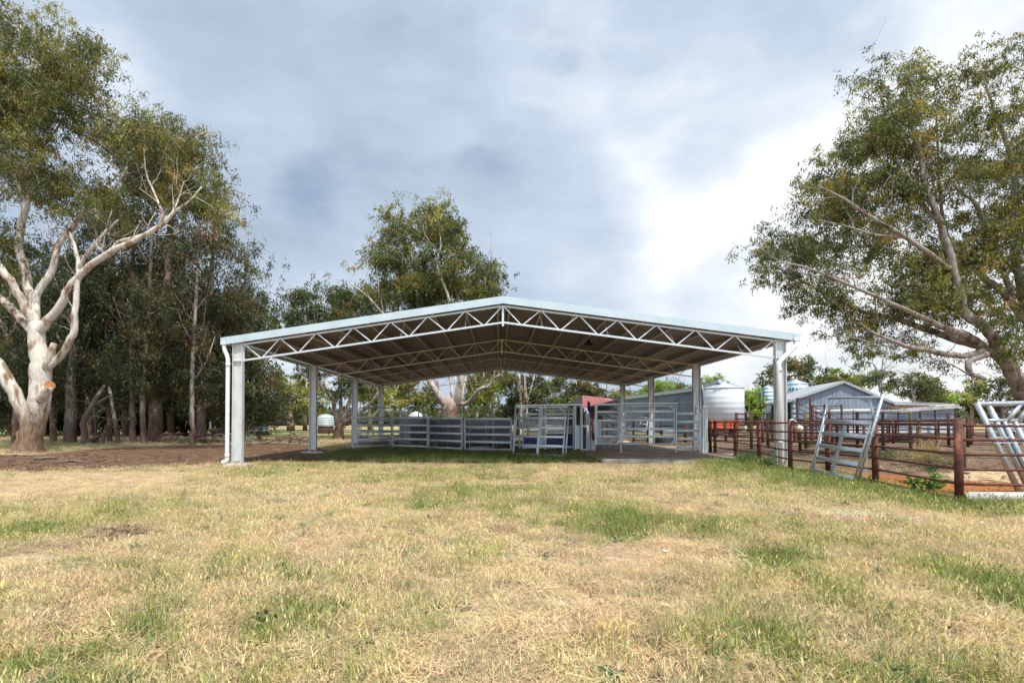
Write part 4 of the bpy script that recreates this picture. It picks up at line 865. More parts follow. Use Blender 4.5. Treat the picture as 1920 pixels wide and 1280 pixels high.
# ------------------------------------------------------------------ trees
def catmull(pts, step):
    P_ = [np.array(p, float) for p in pts]; P_ = [2*P_[0]-P_[1]]+P_+[2*P_[-1]-P_[-2]]; out = [P_[1]]
    for i in range(1, len(P_)-2):
        a, b, c, d = P_[i-1:i+3]; L_ = np.linalg.norm(c[:3]-b[:3]); k = max(2, int(L_/step))
        for j in range(1, k+1):
            t = j/k; out.append(.5*((2*b)+(-a+c)*t+(2*a-5*b+4*c-d)*t*t+(-a+3*b-3*c+d)*t**3))
    return np.array(out)
class Tree:
    """hand-traced limbs, twigs grown out to leaf clusters, thousands of hanging leaves"""
    def __init__(s, name, hd, basepx, label, group, bark, seed, cat='tree'):
        s.hd = hd; s.r = np.random.default_rng(seed); b = GB(basepx, hd); s.root = thing(name, b, label, cat, group)
        s.nodes = []; s.parent = []; s.limbs = []; s.rad = []; s.bark = bark; s.tubes = MB(); s.thin = .9
    def limb(s, pts, twigs=True, rough=.06):
        if twigs and len(s.limbs): pts = [(a, b_, c_, r_*s.thin) for a, b_, c_, r_ in pts]
        """pts: (px, py, depth offset, radius in px)"""
        W_ = []
        for px, py, dz, rp in pts:
            h = s.hd+dz; v = P(px, py, h); W_.append((v.x, v.y, v.z, rp*h/FPX))
        st = max(.12, s.hd*.010); C = catmull(W_, st); n = len(C)
        C[1:-1, :3] += s.r.normal(0, rough, (n-2, 3))*np.clip(C[1:-1, 3:4]*2, .01, .5)
        C[:, 3] = np.maximum(C[:, 3], .006)
        s.limbs.append(C); s.tubes_add(C, 12 if C[0, 3] > .12 else 8)
        base = len(s.nodes)
        for i in range(n):
            s.nodes.append(C[i, :3]); s.parent.append(-1); s.rad.append(C[i, 3])
        if twigs and C[0, 3] < .6:
            s.sprout(C, 1)
    def sprout(s, C, gen):
        r = s.r; n = len(C); sp = max(3, int(n/14)) if gen == 1 else max(2, n//3)
        for i in range(int(n*(.38 if gen == 1 else .25)), n-1, sp):
            if C[i, 3] > .30*s.hd/28 and gen == 1: continue
            tg = C[min(i+1, n-1), :3]-C[i-1, :3]; tg /= np.linalg.norm(tg)+1e-9; rv = r.normal(0, 1, 3); rv -= tg*rv.dot(tg); rv /= np.linalg.norm(rv)
            d = tg*.75+rv*.85; d[2] += .25; d /= np.linalg.norm(d); Ln = s.hd*(.075 if gen == 1 else .04)*r.uniform(.5, 1.3); r0 = min(C[i, 3]*.5, .00085*s.hd*(1.2 if gen == 1 else .7)); k = 9
            p = C[i, :3].copy(); T = [np.append(p, r0)]
            for j in range(k):
                d = d+r.normal(0, .22, 3)+np.array((0, 0, .06)); d /= np.linalg.norm(d); p = p+d*Ln/k; T.append(np.append(p, max(.004, r0*(1-.8*(j+1)/k))))
            T = np.array(T); s.tubes.tube([tuple(c) for c in T[:, :3]], list(T[:, 3]), 5)
            for c in T[2:]: s.nodes.append(c[:3]); s.parent.append(-1); s.rad.append(c[3])
            if gen == 1: s.sprout(T, 2)
    def tubes_add(s, C, n):
        jt = np.convolve(s.r.normal(0, .05, len(C)+4), np.ones(5)/5, 'valid'); rs = C[:, 3]*(1+jt); s.tubes.tube([tuple(c) for c in C[:, :3]], list(rs), n)
    def grow(s, lobes, ncl, leaf=(.16, .035), per=90, spread=.42, cols=None, depth=None, droop=.75, tipr=.007, shell=.35, hang=.25, min_limb=0, leaf_mat='leaf', crown_label=None, back=.25):
        r = s.r; wts = np.array([(l[2]*l[3])*(l[5] if len(l) > 5 else 1) for l in lobes], float); wts /= wts.sum()
        pick = r.choice(len(lobes), ncl, p=wts); C = np.zeros((ncl, 3))
        SG = 6; sup = None
        for i in range(ncl):
            if i % SG:
                C[i] = sup+r.normal(0, 1, 3)*spread*1.75*np.array((1, 1, .75)); continue
            k = pick[i]; lb = lobes[k]; px, py, rx, ry = lb[:4]; dz = lb[4] if len(lb) > 4 else 0
            while True:
                v = r.uniform(-1, 1, 3); q = np.linalg.norm(v)
                if q <= 1 and (q > shell or r.uniform() < .45): break
            rd = (rx+ry)/2*s.hd/FPX if depth is None else depth
            C[i] = sup = np.array(P(px+v[0]*rx, py+v[1]*ry, max(3, s.hd+dz+(v[2]+back)*rd)))
        N = np.array(s.nodes) if s.nodes else np.zeros((0, 3)); plen = [0.0]*len(N); N = list(N)
        d0 = np.array([min(np.linalg.norm(np.array(s.nodes)[min_limb:]-c, axis=1)) for c in C]); order = np.argsort(d0)
        A = np.zeros((len(N)+ncl*7, 3)); A[:len(N)] = N; m = len(N); PL = np.zeros(len(A)); par = [-1]*m; first = m; ends = []
        for i in order:
            c = C[i]; D = np.linalg.norm(A[min_limb:m]-c, axis=1); cost = D+PL[min_limb:m]*.12+np.maximum(0, A[min_limb:m, 2]-c[2])*.4; j = int(np.argmin(cost))+min_limb; a = A[j]; L_ = D[j-min_limb]
            k = min(6, max(2, int(L_/max(.35, s.hd*.012)))); prev = j; side = r.normal(0, .10*L_, 3); side[2] = abs(side[2])*.6+.05*L_
            for q in range(1, k+1):
                t = q/k; A[m] = a*(1-t)+c*t+side*4*t*(1-t)*.6+r.normal(0, .03*L_/k, 3)*(q < k); PL[m] = PL[prev]+L_/k; par.append(prev); prev = m; m += 1
            ends.append(prev)
        acc = np.zeros(m)
        for e in ends: acc[e] += 1
        for i in range(m-1, first-1, -1):
            if par[i] >= first: acc[par[i]] += acc[i]
        rad = tipr*np.power(np.maximum(acc, 1), .46); kids = {}
        for i in range(first, m): kids.setdefault(par[i], []).append(i)
        lr_ = np.array(s.rad)
        starts = [i for i in range(first, m) if par[i] < first]; stack = list(starts); 
        while stack:
            i = stack.pop(); p0 = par[i]; chain = [i]
            r0 = min(rad[i]*1.1, lr_[p0]*.9 if p0 < first else rad[p0]); 
            while chain[-1] in kids:
                kk = sorted(kids[chain[-1]], key=lambda q: -acc[q]); chain.append(kk[0]); stack += kk[1:]
            pts = [A[p0]]+[A[q] for q in chain]; rs = [max(r0, .005)]+[max(min(rad[q], r0), .004) for q in chain]
            s.tubes.tube([tuple(q) for q in pts], rs, 6 if r0 > .03 else 4, False)
        # leaves
        nl = r.poisson(per*np.exp(r.normal(0, .45, ncl)), ncl); nl = np.maximum(nl, 3); tot = int(nl.sum()); cid = np.repeat(np.arange(ncl), nl)
        SC = 5; sub = r.normal(0, 1, (ncl, SC, 3))*spread*np.array((1, 1, .7)); off = sub[cid, r.integers(0, SC, tot)]+r.normal(0, 1, (tot, 3))*spread*.34*np.array((1, 1, .8)); cz = C[cid]+off; cz[:, 2] -= hang*spread*np.abs(r.normal(0, 1, tot))
        dirv = r.normal(0, .55, (tot, 3)); dirv[:, 2] -= droop; dirv /= np.linalg.norm(dirv, axis=1)[:, None]
        nv = r.normal(0, 1, (tot, 3)); sd = np.cross(dirv, nv); sd /= np.linalg.norm(sd, axis=1)[:, None]+1e-9
        Ln = leaf[0]*(r.uniform(.45, 1.5, tot)*r.uniform(.75, 1.25, ncl)[cid])[:, None]; Wd = leaf[1]*r.uniform(.7, 1.3, tot)[:, None]*.5
        V = np.stack([cz, cz+dirv*Ln*.45+sd*Wd, cz+dirv*Ln, cz+dirv*Ln*.45-sd*Wd], 1).reshape(-1, 3)
        F = np.arange(tot*4).reshape(-1, 4)
        cl = cols or [((.075, .10, .035), 1)]
        pc = np.array([c for c, w in cl]); pw = np.array([w for c, w in cl], float); pw /= pw.sum()
        cc = pc[r.choice(len(pc), ncl, p=pw)]; leafc = cc[cid]*(.75)+pc[r.choice(len(pc), tot, p=pw)]*.25; gt_ = r.uniform(.65, 1.35, (ncl//6+1, 1))[np.arange(ncl)//6]; leafc *= r.uniform(.7, 1.35, (tot, 1))*(gt_*r.uniform(.8, 1.2, (ncl, 1)))[cid]
        s.leaves = getattr(s, 'leaves', []); s.leaves.append((V, F, np.clip(leafc, .005, .9)))
    def finish(s):
        s.tubes.build('trunk', M[s.bark], s.root)
        if getattr(s, 'leaves', None):
            o = 0; Vs = []; Fs = []; Cs = []
            for V, F, c in s.leaves: Vs.append(V); Fs.append(F+o); Cs.append(c); o += len(V)
            np_mesh('crown', np.concatenate(Vs), np.concatenate(Fs), M['leaf'], s.root, np.concatenate(Cs))
        return s.root
OLIVE = [((.08, .105, .036), 5), ((.125, .145, .04), 4), ((.20, .19, .05), 3), ((.05, .07, .03), 3), ((.24, .15, .05), 1)]
RUSTY = [((.055, .072, .032), 5), ((.08, .09, .036), 4), ((.045, .06, .03), 4), ((.22, .085, .035), .8), ((.13, .08, .033), 1.6), ((.11, .12, .042), 3)]
GOLD = [((.13, .14, .032), 5), ((.27, .21, .04), 3.5), ((.065, .085, .025), 5), ((.30, .20, .05), .7)]
YELL = [((.34, .34, .09), 4), ((.46, .40, .13), 3), ((.18, .21, .06), 3)]
FRESH = [((.22, .32, .05), 4), ((.32, .38, .08), 3), ((.12, .20, .04), 3)]
DARKG = [((.035, .055, .022), 4), ((.055, .075, .03), 3), ((.08, .09, .03), 2)]

# the white gum at the left
g = Tree('gum_tree', 28.3, 55, 'large white-barked gum on the left with spreading pale limbs and a sawn-off orange limb', 'gum trees', 'bark_white', 21)
g.limb([(50, 858, 0, 33), (51, 846, 0, 27), (56, 825, 0, 21), (64, 795, 0, 18), (71, 765, 0, 18.5), (75, 730, 0, 17.5), (77, 700, 0, 18), (76, 675, 0, 17.5), (71, 652, 0, 15), (69, 630, 0, 14), (68, 614, 0, 13), (66, 604, 0, 10)], False)
g.limb([(60, 812, 0, 16), (50, 792, -.1, 15), (40, 762, -.2, 13.5), (26, 735, -.3, 13), (12, 705, -.3, 12), (-4, 682, -.3, 11), (-30, 655, -.3, 10), (-70, 600, -.3, 8), (-100, 520, 0, 6), (-110, 430, 0, 4)])
g.limb([(74, 622, 0, 10), (84, 607, -.1, 9), (112, 577, -.3, 8.2), (131, 539, -.5, 7.5), (159, 506, -.7, 7), (202, 476, -1, 6.2), (253, 450, -1.2, 5.2), (300, 424, -1.4, 4.4), (328, 396, -1.5, 3), (356, 377, -1.6, 1.8), (378, 350, -1.6, 1)])
g.limb([(300, 424, -1.4, 3.2), (304, 400, -1.4, 2.8), (288, 359, -1.3, 2.2), (275, 328, -1.2, 1.7), (270, 290, -1.2, 1)])
g.limb([(205, 474, -1, 3.5), (222, 453, -1.0, 3.2), (256, 444, -1.2, 3), (305, 422, -1.4, 2.5), (330, 385, -1.2, 1.6), (345, 340, -1, 1)])
g.limb([(67, 612, 0, 9), (67, 585, .1, 8), (70, 553, .3, 7.4), (96, 511, .5, 6.8), (110, 459, .7, 6), (136, 427, .9, 5.2), (164, 394, 1.1, 4.4), (202, 368, 1.3, 3.2), (230, 328, 1.4, 2), (240, 310, 1.4, 1)])
g.limb([(150, 410, 1, 2), (172, 375, 1.1, 1.6), (186, 330, 1.2, 1)])
g.limb([(62, 612, 0, 10), (60, 570, .3, 9), (50, 520, .6, 8.4), (40, 478, .9, 7.8), (35, 455, 1.0, 7.4), (44, 408, 1.0, 6.8), (50, 380, 1, 6), (62, 310, 1, 4.6), (50, 220, 1, 3.4), (66, 130, 1, 2)])
g.limb([(50, 380, 1, 4), (20, 310, .6, 3.4), (28, 260, .4, 3), (42, 200, .4, 2), (80, 160, 0, 1.2)])
g.limb([(58, 300, 1, 3), (100, 250, .5, 2.3), (140, 190, .5, 1.4), (160, 130, .5, .8)])
g.limb([(64, 608, 0, 9), (42, 567, -.4, 8), (19, 525, -.8, 7.5), (-8, 487, -1, 7), (-40, 430, -1.2, 5), (-60, 330, -1.2, 3.5), (-60, 220, -1, 2)])
g.limb([(60, 622, 0, 8), (30, 588, .6, 8), (2, 560, 1, 7.4), (-40, 530, 1.4, 6), (-100, 480, 1.8, 4)])
g.limb([(80, 700, 0, 9), (95, 683, -.1, 8.4), (117, 661, -.3, 7.4), (136, 626, -.5, 6.6), (141, 590, -.6, 6), (144, 545, -.6, 5.2), (147, 500, -.6, 4.6), (140, 462, -.6, 3.2), (131, 436, -.6, 2)])
g.limb([(147, 505, -.6, 4), (160, 480, -.7, 3.6), (180, 455, -.8, 3), (202, 430, -.9, 2.4), (222, 412, -1, 1.4)])
g.limb([(180, 455, -.8, 2), (190, 470, -.7, 1.6), (200, 425, -.7, 1.4), (210, 395, -.7, 1)])
nl_ = len(g.nodes)
g.limb([(86, 690, -.2, 7), (95, 665, -.3, 6.4), (102, 644, -.35, 5.6)], False, rough=.02)
g.limb([(70, 755, -.15, 10), (82, 740, -.35, 9), (93, 723, -.5, 8.5)], False, rough=.02)
LOB = [(60, 100, 105, 80), (120, 170, 70, 80), (165, 95, 20, 30), (30, 40, 50, 35), (40, 220, 80, 70), (150, 265, 38, 55), (175, 215, 20, 60), (60, 325, 75, 50), (-20, 180, 60, 120), (10, 430, 40, 60, 1), (-20, 520, 50, 60), (215, 270, 26, 40), (300, 262, 70, 45), (255, 255, 50, 35), (350, 310, 55, 45), (395, 345, 36, 50), (410, 400, 22, 30), (230, 370, 60, 40, 0, .45), (160, 345, 50, 50, 0, .5), (330, 375, 50, 30, 0, .6), (180, 420, 50, 30, 0, .3), (-10, 640, 25, 60, 0, .5), (290, 225, 50, 18), (115, 400, 50, 60, 1, .3)]
g.grow(LOB, 1300, (.21, .05), 84, .36, OLIVE+GOLD+[((.24, .19, .06), 4)], depth=2.6)
root = g.finish()
c = P(93.5, 722, 27.78); n_ = (P(103, 708, 27.3)-c).normalized()
MB().tube([c-n_*.04, c+n_*.02], [.25, .24], 14).build('sawn_face', mat_noise('fresh_cut_wood', [(.3, (.24, .09, .035)), (.7, (.46, .19, .07))], 5, .9, 0, .5), root)

# the leaning gum at the right
g = Tree('gum_tree', 23, 1990, 'large gum with mottled grey bark leaning in over the yards from the right edge', 'gum trees', 'bark_mix', 33)
g.limb([(2010, 880, 1, 20), (1985, 840, .8, 17.5), (1955, 795, .6, 16), (1932, 760, .4, 14.5), (1913, 727, .2, 13.5), (1896, 690, 0, 12.5), (1876, 667, 0, 11), (1858, 655, 0, 9)], False)
g.limb([(1858, 655, 0, 8), (1837, 659, -.2, 7), (1811, 667, -.4, 6.2), (1773, 664, -.7, 5.6), (1741, 657, -1, 5.2), (1708, 651, -1.2, 4.6), (1682, 643, -1.4, 4), (1653, 631, -1.6, 3), (1631, 620, -1.8, 2.2), (1610, 605, -2, 1.2)])
g.limb([(1682, 643, -1.4, 2.4), (1655, 640, -1.5, 2.2), (1631, 642, -1.6, 1.9), (1601, 633, -1.8, 1.5), (1560, 630, -2, .8)])
g.limb([(1880, 668, 0, 12), (1858, 656, .2, 10.5), (1837, 648, .3, 9), (1813, 642, .5, 8), (1784, 633, .7, 7.4), (1730, 615, 1, 6), (1675, 596, 1.2, 5.4), (1622, 585, 1.4, 4.4), (1566, 561, 1.6, 3.4), (1533, 543, 1.7, 2.8), (1495, 522, 1.8, 2.2), (1450, 497, 1.9, 1.2)])
g.limb([(1840, 650, 0, 9), (1808, 626, -.3, 7.4), (1780, 618, -.6, 6.6), (1741, 600, -1, 5.4), (1697, 580, -1.3, 4.4), (1640, 555, -1.6, 3.6), (1560, 520, -2, 2.6), (1500, 498, -2.2, 1.8), (1440, 490, -2.4, 1)])
g.limb([(1898, 690, 0, 12), (1883, 666, -.1, 10.5), (1867, 640, -.3, 10), (1841, 609, -.5, 9.4), (1812, 590, -.6, 9), (1800, 552, -.7, 7.8), (1789, 513, -.7, 7), (1784, 480, -.7, 7), (1772, 448, -.6, 6.6), (1758, 406, -.6, 6), (1733, 340, -.4, 4.8), (1724, 284, -.2, 3.8), (1701, 203, 0, 2.6), (1706, 121, 0, 1.2)])
g.limb([(1783, 505, -.7, 5), (1725, 463, -1.2, 4.6), (1673, 430, -1.6, 3.8), (1624, 402, -2, 3), (1583, 373, -2.2, 2.2), (1534, 349, -2.4, 1.2)])
g.limb([(1700, 446, -1.4, 2.6), (1640, 440, -1.4, 2.2), (1590, 425, -1.4, 1.6), (1530, 412, -1.4, 1)])
g.limb([(1762, 418, -.6, 4), (1727, 381, -.2, 3.4), (1690, 325, .2, 2.8), (1664, 240, .6, 2.2), (1655, 190, .7, 1.8), (1640, 158, .8, 1.2), (1606, 142, .8, .7)])
g.limb([(1916, 600, 1, 7), (1883, 550, 1, 6.8), (1850, 524, 1, 6.4), (1817, 495, .8, 6), (1790, 468, .5, 5), (1770, 420, .9, 3.5), (1760, 320, 1.2, 2.5), (1755, 200, 1.4, 1.2)])
g.limb([(1930, 620, 1.6, 9), (1915, 540, 1.6, 8), (1904, 487, 1.6, 7.4), (1900, 426, 1.6, 6.6), (1906, 365, 1.6, 6), (1892, 284, 1.6, 5), (1868, 219, 1.6, 3.4), (1847, 154, 1.5, 1.8)])
g.limb([(1900, 560, 1, 6), (1878, 500, .6, 5), (1855, 446, .4, 4.4), (1831, 385, .2, 3.8), (1800, 360, 0, 2.2), (1780, 340, 0, 1.2)])
g.limb([(1950, 700, 2, 12), (1965, 560, 2, 9), (1960, 380, 2, 6), (1940, 230, 2, 4), (1920, 100, 2, 1.8)])
nmain = len(g.nodes)
g.limb([(1850, 664, -.3, 6), (1835, 670, -.4, 6), (1816, 678, -.5, 6), (1818, 700, -.5, 5.6), (1832, 704, -.5, 5), (1847, 711, -.5, 4)], rough=.02)
g.limb([(1822, 705, -.5, 2.5), (1800, 692, -.6, 1.6), (1760, 676, -.7, 1.2), (1725, 690, -.8, .8)])
LOB = [(1438, 492, 36, 34), (1490, 450, 50, 48), (1545, 370, 60, 50), (1500, 505, 60, 30), (1600, 320, 65, 55), (1640, 250, 50, 50), (1690, 230, 45, 60), (1630, 165, 28, 30, 0, .5), (1706, 115, 16, 28, 0, .8), (1735, 165, 50, 45), (1765, 240, 50, 80), (1720, 330, 90, 60), (1640, 410, 95, 50), (1590, 470, 80, 45), (1550, 560, 40, 45), (1600, 610, 60, 35), (1680, 590, 80, 35), (1680, 520, 90, 45), (1770, 480, 60, 80), (1750, 560, 90, 50), (1870, 170, 65, 70), (1905, 90, 45, 30), (1900, 300, 50, 80), (1830, 300, 40, 60, 0, .5), (1830, 430, 60, 60, 0, .7), (1880, 470, 60, 80), (1860, 570, 60, 40), (1740, 640, 60, 25, 0, .6), (1760, 700, 26, 36, 0, .35), (1690, 680, 30, 20, 0, .3), (1900, 640, 40, 50), (1960, 400, 60, 200), (1630, 650, 45, 20, 0, .5)]
g.grow(LOB, 1950, (.17, .042), 80, .27, GOLD+GOLD+OLIVE, depth=2.6, shell=.2, back=.35)
g.finish()

# the many-stemmed gum behind the shed
g = Tree('gum_tree', 52, 845, 'tall many-limbed gum rising behind the shed, its forked trunk seen under the roof', 'gum trees', 'bark_fork', 44)
g.limb([(845, 822, 0, 22), (844, 800, 0, 18), (843, 780, 0, 15.5), (844, 766, 0, 16), (846, 754, 0, 13), (848, 742, 0, 5)], False)
for pts in ([(838, 762, 0, 9), (827, 752, -.5, 7), (816, 731, -.8, 6.4), (806, 716, -1, 6), (790, 690, -1.2, 5), (770, 640, -1.6, 4.6), (719, 588, -2, 3.6), (688, 554, -2.4, 2.6), (654, 530, -2.8, 1.4)],
            [(838, 760, 0, 6), (829, 745, .4, 5), (821, 728, .6, 5), (814, 700, 1, 5), (808, 650, 1, 4.6), (792, 590, 1, 4.2), (790, 545, 1, 3.6), (779, 516, 1, 3), (770, 470, 1, 2), (748, 425, 1, 1)],
            [(845, 760, 0, 4), (846, 740, 1, 3.6), (844, 709, 1.5, 3.2), (820, 640, 2, 3), (776, 580, 2, 3), (758, 545, 2, 2.4), (743, 504, 2, 1.4)],
            [(854, 762, 0, 10), (857, 750, -.3, 9), (861, 727, -.6, 8.4), (861, 700, -.8, 7.4), (854, 640, -1, 6), (843, 568, -1, 5), (835, 541, -1, 4.4), (822, 510, -1, 3.6), (819, 490, -1, 3), (827, 455, -1, 2), (815, 410, -1, 1)],
            [(862, 755, 0, 5), (869, 724, .6, 4.4), (876, 703, .9, 4), (892, 630, 1.5, 3.4), (908, 560, 1.8, 3), (909, 515, 2, 2.2), (905, 480, 2, 1.2)],
            [(861, 710, -.5, 4), (870, 640, 0, 3.5), (864, 570, .4, 3), (849, 530, .6, 2.2), (858, 470, .6, 1.2)],
            [(860, 757, 0, 6), (872, 757, -.6, 5), (884, 748, -1.2, 4.8), (894, 735, -1.8, 4.2), (904, 727, -2.2, 3.8), (916, 725, -2.5, 3.2), (924, 712, -2.8, 2), (940, 700, -3, 1.4)]):
    g.limb([(a, b_, c_, r_*(.95 if b_ > 700 else .68)) for a, b_, c_, r_ in pts])
LOB = [(742, 412, 26, 20), (752, 440, 28, 25), (725, 480, 40, 25), (812, 398, 34, 22, 0, 2), (830, 425, 34, 32, 0, 1.6), (805, 455, 40, 35), (770, 485, 45, 30), (700, 500, 36, 22), (665, 512, 22, 16), (860, 470, 38, 35), (850, 510, 50, 30), (900, 490, 34, 26), (918, 525, 24, 34), (880, 550, 50, 25), (800, 540, 60, 35), (745, 545, 45, 28), (700, 550, 40, 20), (830, 580, 80, 22), (700, 620, 60, 30, 0, .5), (900, 640, 60, 30, 0, .4), (920, 700, 34, 20, -2, .5), (770, 715, 40, 18, 0, .35)]
g.grow(LOB, 860, (.34, .10), 70, .50, GOLD+GOLD+OLIVE, depth=3.4, tipr=.011, back=.55)
g.finish()

# the dark-leaved gum left of it, over the pale tank
g = Tree('gum_tree', 50, 632, 'bushy dark gum behind the left side of the shed, forked low above the paddock', 'gum trees', 'bark_grey', 55)
g.limb([(633, 828, 0, 11), (633, 815, 0, 9), (636, 800, 0, 8.5), (638, 792, 0, 8)])
for pts in ([(634, 800, 0, 6), (628, 770, -.3, 5), (622, 745, -.6, 4.4), (608, 728, -1, 3.6), (592, 708, -1.4, 2.4), (575, 640, -1.6, 1.8), (572, 590, -1.6, 1)],
            [(637, 795, 0, 5), (639, 765, .5, 4), (637, 715, .8, 3.6), (640, 640, 1, 3), (645, 590, 1, 1.2)],
            [(640, 795, 0, 5), (651, 765, 0, 4.4), (661, 735, 0, 4), (668, 700, 0, 3.4), (675, 640, 0, 2.6), (680, 600, 0, 1.2)],
            [(639, 797, 0, 5), (650, 788, -.4, 4.6), (664, 781, -.8, 4), (690, 760, -1.2, 3.4), (718, 728, -1.6, 2.4), (738, 716, -2, 1.2)]): g.limb(pts)
LOB = [(572, 565, 24, 24), (560, 590, 20, 26), (600, 600, 45, 28), (635, 560, 22, 20), (650, 590, 45, 30), (676, 580, 24, 22), (697, 592, 10, 14, 0, .6), (610, 640, 60, 30), (670, 650, 50, 30), (560, 640, 24, 30, 0, .7), (640, 695, 50, 26, 0, .7), (690, 700, 45, 25, 0, .8), (640, 740, 30, 18, 0, .3), (605, 700, 20, 20, 0, .5), (720, 720, 26, 16, 0, .5)]
g.grow(LOB, 420, (.32, .10), 70, .50, OLIVE+DARKG+[((.14, .19, .05), 2)], depth=2.8, tipr=.010)
g.finish()

# the dense stand at the left: tall trees, each with its own trunk and crown
STAND = [
 (30, 833, 39, 7, 'bark_dark', [(20, 620, 45, 50), (40, 690, 50, 40), (-20, 560, 50, 80), (-10, 700, 50, 40)], 'dark tree farthest left in the stand behind the white gum'),
 (100, 832, 42, 5, 'bark_dark', [(95, 520, 45, 60), (60, 600, 45, 50), (110, 640, 50, 50), (95, 720, 45, 30)], 'dark tree just right of the white gum trunk, slender stem'),
 (131, 834, 41, 10, 'bark_stand', [(150, 600, 45, 60), (175, 520, 40, 60), (130, 450, 35, 50), (150, 690, 45, 40), (110, 735, 40, 24)], 'thick pale-stemmed tree right of the white gum'),
 (205, 832, 43, 4.5, 'bark_dark', [(200, 440, 35, 60), (205, 540, 40, 60), (190, 640, 45, 50), (205, 720, 35, 30)], 'slender dark tree left of the leaning bare stem'),
 (249, 830, 42, 5.5, 'bark_stand', [(250, 300, 36, 50), (240, 380, 42, 55), (248, 480, 45, 60), (245, 590, 45, 60), (250, 690, 40, 40)], 'straight tree in the middle of the stand with a tall narrow crown'),
 (268, 831, 40, 5, 'bark_stand', [(290, 330, 34, 50), (280, 430, 40, 60), (285, 560, 42, 60), (280, 680, 36, 44)], 'straight grey-stemmed tree just left of the double trunk'),
 (291, 829, 42, 12, 'bark_dark', [(330, 290, 45, 45), (320, 380, 55, 60), (330, 500, 50, 70), (320, 620, 50, 60), (310, 700, 45, 34), (300, 742, 50, 22)], 'thick double-trunked dark tree in the stand'),
 (361, 832, 38, 4.5, 'bark_grey', [(375, 360, 42, 45), (380, 450, 45, 60), (365, 580, 45, 60), (360, 690, 40, 44)], 'slim pale-stemmed tree near the road edge of the stand'),
 (377, 829, 41, 8, 'bark_stand', [(405, 390, 32, 45), (410, 480, 45, 50), (410, 590, 45, 60), (400, 700, 46, 44), (385, 745, 40, 26)], 'sturdy tree right of the slim pale stem'),
 (452, 824, 44, 6, 'bark_dark', [(462, 478, 30, 34), (470, 540, 28, 50), (455, 620, 38, 50), (470, 700, 45, 44), (508, 735, 36, 32), (440, 745, 40, 38), (480, 770, 42, 26), (525, 755, 20, 16), (480, 660, 30, 40)], 'rightmost dark tree of the stand, drooping to the ground beside the shed column'),
 (165, 818, 55, 6, 'bark_dark', [(150, 560, 60, 60), (200, 640, 60, 60), (130, 680, 60, 50)], 'dark tree in the back row behind the leaning bare stem'),
 (320, 818, 56, 6, 'bark_dark', [(300, 540, 55, 70), (350, 620, 55, 60), (300, 690, 60, 44)], 'dark tree in the back row behind the double trunk'),
 (420, 817, 57, 6, 'bark_dark', [(420, 600, 50, 60), (440, 690, 60, 50), (400, 740, 50, 28)], 'dark tree in the back row behind the left shed column'),
 (60, 818, 56, 6, 'bark_dark', [(40, 660, 60, 60), (90, 700, 60, 44), (0, 740, 50, 30)], 'dark tree in the back row behind the white gum trunk'),
 (20, 812, 64, 5, 'bark_dark', [(10, 770, 50, 26), (60, 765, 50, 30), (-50, 760, 50, 40)], 'low dark bushy tree filling behind the white gum foot'),
 (145, 812, 63, 5, 'bark_dark', [(130, 765, 50, 32), (180, 770, 45, 28), (150, 730, 50, 30)], 'low dark bushy tree behind the bent dead tree'),
 (262, 812, 64, 5, 'bark_dark', [(240, 768, 45, 30), (285, 770, 45, 28), (260, 735, 50, 30)], 'low dark bushy tree behind the straight middle stems'),
 (345, 812, 63, 5, 'bark_dark', [(330, 768, 40, 30), (370, 772, 40, 26), (350, 735, 50, 30)], 'low dark bushy tree behind the slim pale stem'),
 (415, 812, 62, 5, 'bark_dark', [(410, 765, 40, 30), (445, 768, 36, 30), (420, 735, 50, 30)], 'low dark bushy tree directly behind the left shed column'),
 (235, 818, 56, 6, 'bark_dark', [(230, 640, 60, 60), (240, 710, 55, 40), (220, 560, 50, 50)], 'dark tree in the back row behind the straight stems'),
]
for i, (bx, by, hd, rp, bark, lob, lb) in enumerate(STAND):
    g = Tree('gum_tree', hd, bx, lb, 'trees of the dark stand at the left', bark, 200+i)
    top = min(l[1]-l[3]*.3 for l in lob); tx = [l for l in lob if l[1] == min(q[1] for q in lob)][0][0]; rr = random.Random(i)
    lean = rr.uniform(-6, 6)
    pts = [(bx, by+8, 0, rp*1.35), (bx, by-8, 0, rp*1.1), (bx+lean*.5, by-90, 0, rp*.9), (bx*.7+tx*.3+lean, by-190, 0, rp*.72), (bx*.3+tx*.7, (by-190+top)/2, 0, rp*.5), (tx, top, 0, .8)]
    g.limb(pts)
    for q in range(4):
        y0 = by-120-q*(by-top-160)/5; f = (by-y0)/(by-top); x0 = bx*(1-f)+tx*f; sd_ = (-1)**q
        g.limb([(x0, y0, 0, rp*.35*(1-f*.5)), (x0+sd_*22, y0-34, rr.uniform(-1, 1), rp*.22), (x0+sd_*38, y0-80, rr.uniform(-1.5, 1.5), .8)])
    back = hd > 50
    area = sum(l[2]*l[3] for l in lob)*pi*(hd/1000)**2
    g.grow(lob, int(area*(3.3 if not back else 3.2)), (.27, .088) if not back else (.5, .17), 74 if not back else 66, .50 if not back else .8, DARKG+RUSTY[:3] if (back or bx < 220) else RUSTY+([((.17, .10, .035), 2)] if 240 < bx < 380 else []), depth=2.4, tipr=.010, hang=.5, shell=.2)
    g.finish()
